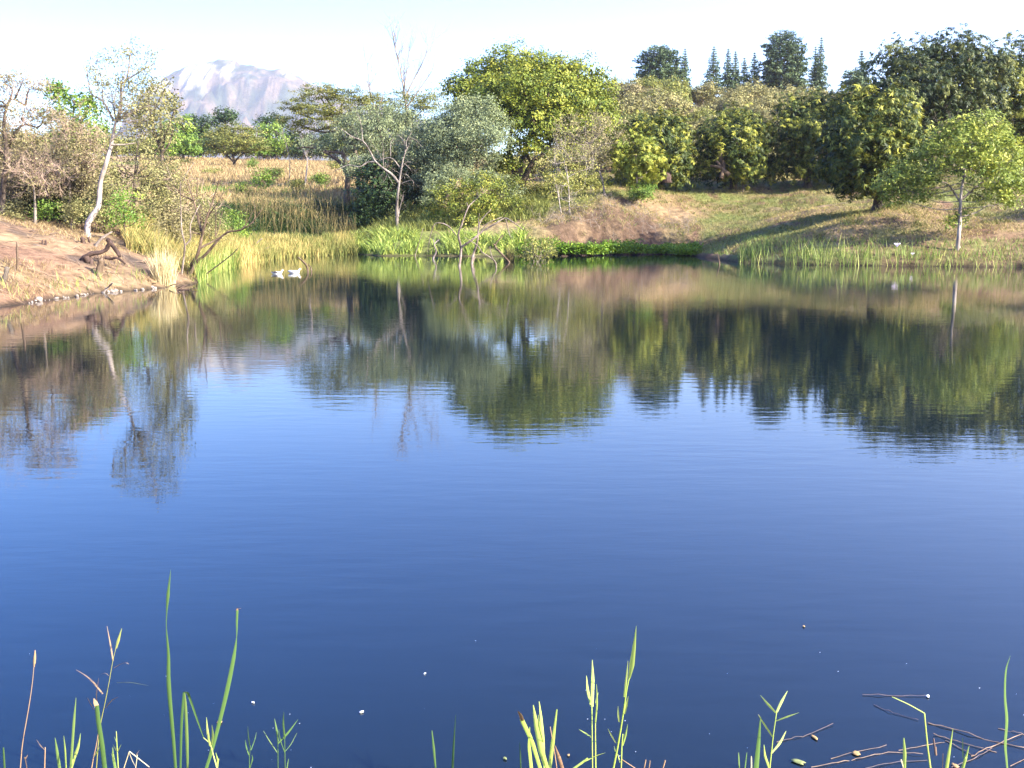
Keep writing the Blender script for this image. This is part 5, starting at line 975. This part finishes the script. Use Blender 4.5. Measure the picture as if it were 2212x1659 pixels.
fg('young_reed', 'faint small reed with crossed leaves, right of two in deeper water', 3.75, VA, sA, [([(1845, 1285), (1910, 1215), (1978, 1125)], [8, 14, 2]), ([(1840, 1345), (1790, 1270), (1748, 1200)], [5, 6, 2]), ([(1890, 1250), (1880, 1150), (1884, 1075)], [12, 12, 2]), ([(1845, 1270), (1835, 1190), (1822, 1120)], [10, 12, 2]), ([(1890, 1340), (1930, 1290), (1970, 1215)], [5, 6, 2]), ([(1905, 1447), (1915, 1385)], [8, 3]), ([(1890, 1345), (1860, 1260), (1850, 1190)], [5, 6, 2])],
    [([(1845, 1447), (1843, 1200)], 6, 4, 'cattail'), ([(1892, 1447), (1888, 1200)], 6, 4, 'cattail')], group=G1)
VB = view(720, 1296, .349); sB = .349
fg('cattail_leaf', 'lone green blade with rounded tip, bottom centre left', 3.5, VB, sB, [([(632, 1035), (622, 920), (610, 808)], [12, 15, 6])], group=G1, cat='cattail')
fg('cattail_leaf', 'lone thin dark blade right of the rounded tip blade', 3.5, VB, sB, [([(738, 1035), (746, 880), (758, 708)], [17, 12, 2])], group=G1, tint=.15, cat='cattail')
fg('reed_shoot', 'tiny dark spike left of the bright cattail cluster', 3.5, VB, sB, [([(1160, 1035), (1157, 950), (1153, 880)], [9, 8, 2])], group=G1, tint=.1)
fg('cattail_plant', 'bright clump of cattail leaves with a brown rotted tip on the left', 3.3, VB, sB, [([(1278, 1035), (1230, 880), (1180, 770), (1165, 735)], [24, 28, 28, 26]), ([(1170, 745), (1158, 710), (1143, 688)], [26, 24, 8], 'dry_stem'), ([(1318, 1035), (1290, 940), (1258, 780), (1237, 650)], [34, 42, 34, 6]), ([(1308, 1035), (1298, 850), (1285, 720), (1274, 628)], [14, 18, 16, 3], 'reed_bright'),
    ([(1340, 1035), (1358, 880), (1384, 676)], [24, 26, 8]), ([(1225, 1035), (1212, 900), (1216, 785)], [22, 20, 3], 'reed_bright'), ([(1300, 880), (1275, 780), (1268, 710)], [12, 16, 3], 'reed_bright')], [([(1382, 1035), (1370, 950), (1342, 785)], 6, 4, 'dry_stem')], group=G1, leaf='reed_bright', tint=.35, cat='cattail')
fg('dry_leaf', 'orange dry leaf leaning out of the bright cattail clump', 3.28, VB, sB, [([(1415, 1035), (1395, 970), (1372, 900)], [26, 24, 4], 'dry_stem')], group=G1)
fg('young_reed', 'bright reed pair with stiff pointed leaves, centre right foreground', 3.3, VB, sB, [([(1600, 660), (1606, 500), (1603, 370)], [20, 22, 2]), ([(1595, 650), (1575, 560), (1567, 468)], [14, 18, 2]), ([(1598, 850), (1560, 825), (1520, 800)], [10, 12, 3]), ([(1622, 760), (1632, 640), (1629, 520)], [10, 12, 2]), ([(1625, 640), (1632, 600), (1639, 572)], [9, 10, 2]), ([(1605, 975), (1640, 960), (1685, 946)], [8, 10, 2]), ([(1500, 1035), (1550, 1000), (1600, 978)], [14, 14, 6])],
    [([(1604, 1035), (1602, 850), (1600, 650)], 7, 5), ([(1624, 1035), (1622, 880), (1622, 750)], 8, 5)], group=G1, leaf='reed_bright')
fg('young_reed', 'tallest bright reed with one broad pointed top leaf, right of centre', 3.3, VB, sB, [([(1832, 485), (1848, 400), (1862, 290), (1875, 160)], [14, 34, 22, 2]), ([(1800, 600), (1812, 500), (1824, 375)], [12, 14, 2]), ([(1802, 705), (1815, 650), (1827, 594)], [12, 14, 2]), ([(1770, 755), (1764, 710), (1763, 658)], [10, 12, 2]), ([(1790, 900), (1808, 840), (1822, 768)], [12, 14, 2]), ([(1748, 885), (1722, 840), (1699, 795)], [9, 12, 2]), ([(1745, 940), (1738, 905)], [8, 3]), ([(1775, 1005), (1760, 955)], [8, 3])],
    [([(1735, 1035), (1765, 880), (1795, 700), (1815, 560), (1832, 480)], 12, 6), ([(1782, 1035), (1786, 900), (1792, 830)], 8, 5), ([(1858, 1035), (1820, 1010), (1790, 992)], 5, 4, 'dry_stem')], group=G1, leaf='reed_bright')
fg('reed_stub', 'three short cut reed stubs at the bottom edge right of the tallest bright reed', 3.4, VB, sB, [], [([(1925, 1035), (1932, 1000)], 7, 6, 'dry_stem'), ([(1955, 1035), (1957, 1020)], 6, 5, 'dry_stem'), ([(2042, 1035), (2048, 1015)], 8, 7, 'dry_stem')], group=G1)
VC = view(1492, 1296, .3255); sC = .3255
fg('young_reed', 'bright reed with forked leaves like a candelabra, right foreground', 3.35, VC, sC, [([(565, 750), (520, 700), (462, 632)], [12, 20, 3]), ([(570, 745), (605, 670), (642, 604)], [16, 20, 3]), ([(568, 803), (640, 775), (720, 747)], [12, 22, 3]), ([(545, 910), (495, 835), (447, 760)], [12, 15, 4]), ([(533, 1020), (590, 950), (633, 870)], [12, 20, 3]), ([(516, 1100), (495, 1040), (486, 960)], [16, 16, 3])],
    [([(525, 1108), (535, 1020), (548, 900), (570, 745)], 8, 5)], group=G1, leaf='reed_bright')
fg('cattail_leaf', 'broad straight blade with pale tip beside the candelabra reed', 3.35, VC, sC, [([(435, 1108), (450, 950), (464, 775)], [38, 28, 5]), ([(462, 785), (450, 760)], [8, 4], 'pale_straw')], group=G1, cat='cattail')
fg('reed_shoot', 'short thin green spike, left of three beside the candelabra reed', 3.4, VC, sC, [([(322, 1108), (318, 1012)], [12, 5])], group=G1)
fg('reed_shoot', 'short thin green spike, middle of three beside the candelabra reed', 3.4, VC, sC, [([(362, 1108), (373, 1012)], [11, 5])], group=G1)
fg('reed_shoot', 'short pale spike, right of three beside the candelabra reed', 3.4, VC, sC, [([(403, 1108), (403, 1036)], [10, 5], 'pale_straw')], group=G1)
fg('bent_reed', 'green reed stem snapped over to the left, far right foreground', 3.35, VC, sC, [], [([(1590, 1108), (1570, 950), (1551, 752)], 11, 7, 'reed_bright'), ([(1551, 752), (1450, 695), (1336, 643)], 6, 4, 'reed_bright')], group=G1)
fg('cattail_leaf', 'tall wavy cattail leaf close to the right picture edge', 3.35, VC, sC, [([(2100, 1108), (2088, 960), (2098, 800), (2086, 640), (2092, 470), (2122, 370)], [18, 26, 28, 20, 16, 2])], group=G1, tint=.6, cat='cattail')
fg('reed_shoot', 'upright pale shoot among floating stems, left of the snapped reed', 3.4, VC, sC, [([(1418, 1108), (1420, 1020), (1414, 915)], [22, 24, 8], 'reed_bright'), ([(1412, 1108), (1400, 1070)], [10, 3], 'pale_straw')], group=G1)
fg('reed_shoot', 'slanting green spike right of the snapped reed', 3.35, VC, sC, [([(1700, 1108), (1720, 980), (1741, 855)], [24, 16, 3], 'reed_bright')], group=G1)
fg('reed_shoot', 'slanting green spike in front of the floating stems on the right', 3.35, VC, sC, [([(1808, 1108), (1828, 1040), (1848, 968)], [20, 16, 3], 'reed_bright'), ([(1808, 1050), (1806, 980), (1806, 915)], [7, 7, 3])], group=G1)
fg('reed_stub', 'dark brown cut stub beside the snapped reed', 3.45, VC, sC, [], [([(1626, 1030), (1612, 920)], 11, 9, 'darkwood'), ([(1632, 1030), (1628, 975)], 5, 4, 'dry_stem'), ([(1672, 1100), (1674, 1020)], 5, 4, 'dry_stem')], group=G1)

# ------------------------------------------------------------------ floating stems, leaves and scraps
M['wet_stem'] = bark_mat('wet_reed_stem', (.09, .06, .045), (.3, .2, .13), 9, .5)
M['wet_dark'] = bark_mat('sunken_stem', (.05, .04, .045), (.13, .09, .08), 9, .5)
def floater(label, pts, r, m='wet_stem', vw=VC, s=sC, group='stems floating at the bottom right'):
    p = np.array([Wp(*vw(*q), .004) for q in pts]); rr = .42 * r * s * p[0][1] / F_PX; g = Geo(); q = smooth_line(p, 4); rg = np.random.default_rng(int(pts[0][0])); q[:, 2] += rg.normal(size=len(q)) * .002
    tube(g, q, np.linspace(rr, rr * .7, len(q)), 6, .5, rg, .1); o = g.build('floating_reed', M[m], origin=p[0]); tag(o, label, 'reed stem', group)
floater('long jointed floating stem running to the right edge', [(1575, 815), (1750, 860), (1950, 920), (2230, 985)], 9)
floater('floating pale stem crossing under the wavy cattail leaf', [(1610, 890), (1760, 935), (1900, 975), (2030, 1008)], 7)
floater('short floating stem slanting from the stub toward the bottom', [(1690, 930), (1790, 985), (1880, 1032)], 7)
floater('floating stem rising to the right edge behind the wavy cattail leaf', [(1860, 1040), (1960, 990), (2080, 940), (2200, 892)], 8)
floater('thin floating stem near the right edge, uppermost of the tangle', [(2040, 850), (2120, 868), (2215, 890)], 6)
floater('thin floating stem left of the round floating leaf', [(930, 1050), (1100, 1005), (1300, 963)], 5)
floater('longest low floating stem along the bottom, passing below the round leaf', [(800, 1112), (980, 1075), (1140, 1045), (1310, 1010), (1540, 1025)], 7)
floater('floating stem behind the upright pale shoot', [(1380, 1000), (1540, 965), (1690, 938)], 6)
floater('floating stem at the bottom edge under the upright pale shoot', [(1160, 1118), (1330, 1080), (1570, 1060)], 7, 'wet_dark')
floater('dark floating stem in the bottom right corner', [(1730, 1110), (1880, 1050), (2000, 985)], 9, 'wet_dark')
floater('yellowish floating stem in the bottom right corner', [(2120, 1105), (2230, 1045)], 7, 'wet_stem')
floater('faint sunken curved stem above the long jointed one', [(1215, 693), (1290, 730), (1400, 765), (1510, 795)], 6, 'wet_dark')
floater('reddish sunken stem beside the candelabra reed', [(570, 940), (690, 912), (770, 895), (945, 823)], 7, 'wet_dark', group=None)
floater('straight dark stick floating with a white scrap at its end', [(1140, 628), (1350, 634), (1560, 637)], 6, 'wet_dark', group=None)
M['paper'] = plain('white_scrap', (.85, .86, .84), .5); M['dead_leaf'] = plain('dead_leaf', (.32, .2, .08), .6); M['green_leaf'] = plain('fallen_green_leaf', (.18, .2, .07), .5)
def flat_leaf(name, label, X, Y, r, m, vw, s, cat, group=None, asp=.6):
    w = Wp(*vw(X, Y), .004); R = r * s * w[1] / F_PX; rg = np.random.default_rng(int(X * 7 + Y)); g = Geo(); nn = 12; a = np.arange(nn) * 2 * math.pi / nn
    rr = R * (1 + .18 * rg.normal(size=nn)); rot = rg.random() * 3; vt = np.stack([np.cos(a) * rr, np.sin(a) * rr * asp, .002 + .12 * R * np.cos(a) ** 2 * rg.random()], 1)
    v = np.vstack([vt, vt * (.5, .5, 1) + (0, 0, .001), np.tile((0, 0, .003), (1, 1)), vt - (0, 0, .002)]); j = np.arange(nn); j2 = (j + 1) % nn
    q = np.concatenate([np.stack([j, j2, nn + j2, nn + j], 1), np.stack([j, 2 * nn + 1 + j, 2 * nn + 1 + j2, j2], 1), np.stack([nn + j[::2], nn + j2[::2], nn + (j2[::2] + 1) % nn, np.full(nn // 2, 2 * nn)], 1)])
    g.add(v, q); o = g.build(name, M[m], smooth=True); o.location = w; o.rotation_euler = (0, 0, rot); tag(o, label, cat, group)
G2 = 'leaves and scraps afloat'
flat_leaf('floating_leaf', 'round brown leaf floating on the reed stems', 1097, 1017, 34, 'dead_leaf', VC, sC, 'leaf', G2, .8)
flat_leaf('floating_leaf', 'greenish leaf floating at the bottom edge left of the round leaf', 715, 1075, 46, 'green_leaf', VC, sC, 'leaf', G2)
flat_leaf('floating_leaf', 'reddish dead leaf beside the reddish sunken stem', 820, 912, 40, 'dead_leaf', VC, sC, 'leaf', G2, .35)
flat_leaf('floating_leaf', 'small brown leaf alone on open water at the right', 750, 175, 14, 'dead_leaf', VC, sC, 'leaf', G2)
flat_leaf('floating_leaf', 'curled brown leaf at the bottom between the slanting spikes', 1755, 1100, 32, 'dead_leaf', VC, sC, 'leaf', G2)
flat_leaf('paper_scrap', 'bright white scrap at the end of the floating dark stick', 1573, 640, 20, 'paper', VC, sC, 'scrap', G2)
flat_leaf('floating_leaf', 'yellow leaf floating left of the bright cattail clump', 1062, 980, 20, 'green_leaf', VB, sB, 'leaf', G2)
flat_leaf('floating_leaf', 'small orange leaf between cattail clump and bright reed pair', 1455, 960, 13, 'dead_leaf', VB, sB, 'leaf', G2)
flat_leaf('paper_scrap', 'white feather-like scrap on open water, lower centre left', 176, 692, 18, 'paper', VB, sB, 'scrap', G2)
flat_leaf('paper_scrap', 'tiny white scrap alone above the lower centre', 567, 455, 9, 'paper', VB, sB, 'scrap', G2)
flat_leaf('floating_leaf', 'orange leaf floating beside the leaning cattail leaf', 1458, 1140, 26, 'dead_leaf', VA, sA, 'leaf', G2)
flat_leaf('paper_scrap', 'pale scrap on the water right of the leaning cattail leaf', 1678, 1012, 12, 'paper', VA, sA, 'scrap', G2)
rng = np.random.default_rng(91); g = Geo()
for k in range(38):
    X = rng.uniform(0, 2212); Y = 1659 - abs(rng.normal()) * 160; w = Wp(X, Y, .003); s = rng.uniform(.001, .0035)
    g.add(w + np.array([(-s, 0, 0), (0, -s, .001), (s, 0, .002), (0, s, .001)]), [(0, 1, 2, 3)])
tag(g.build('floating_specks', M['paper']), 'tiny pale specks drifting on the near water', 'specks', kind='stuff')
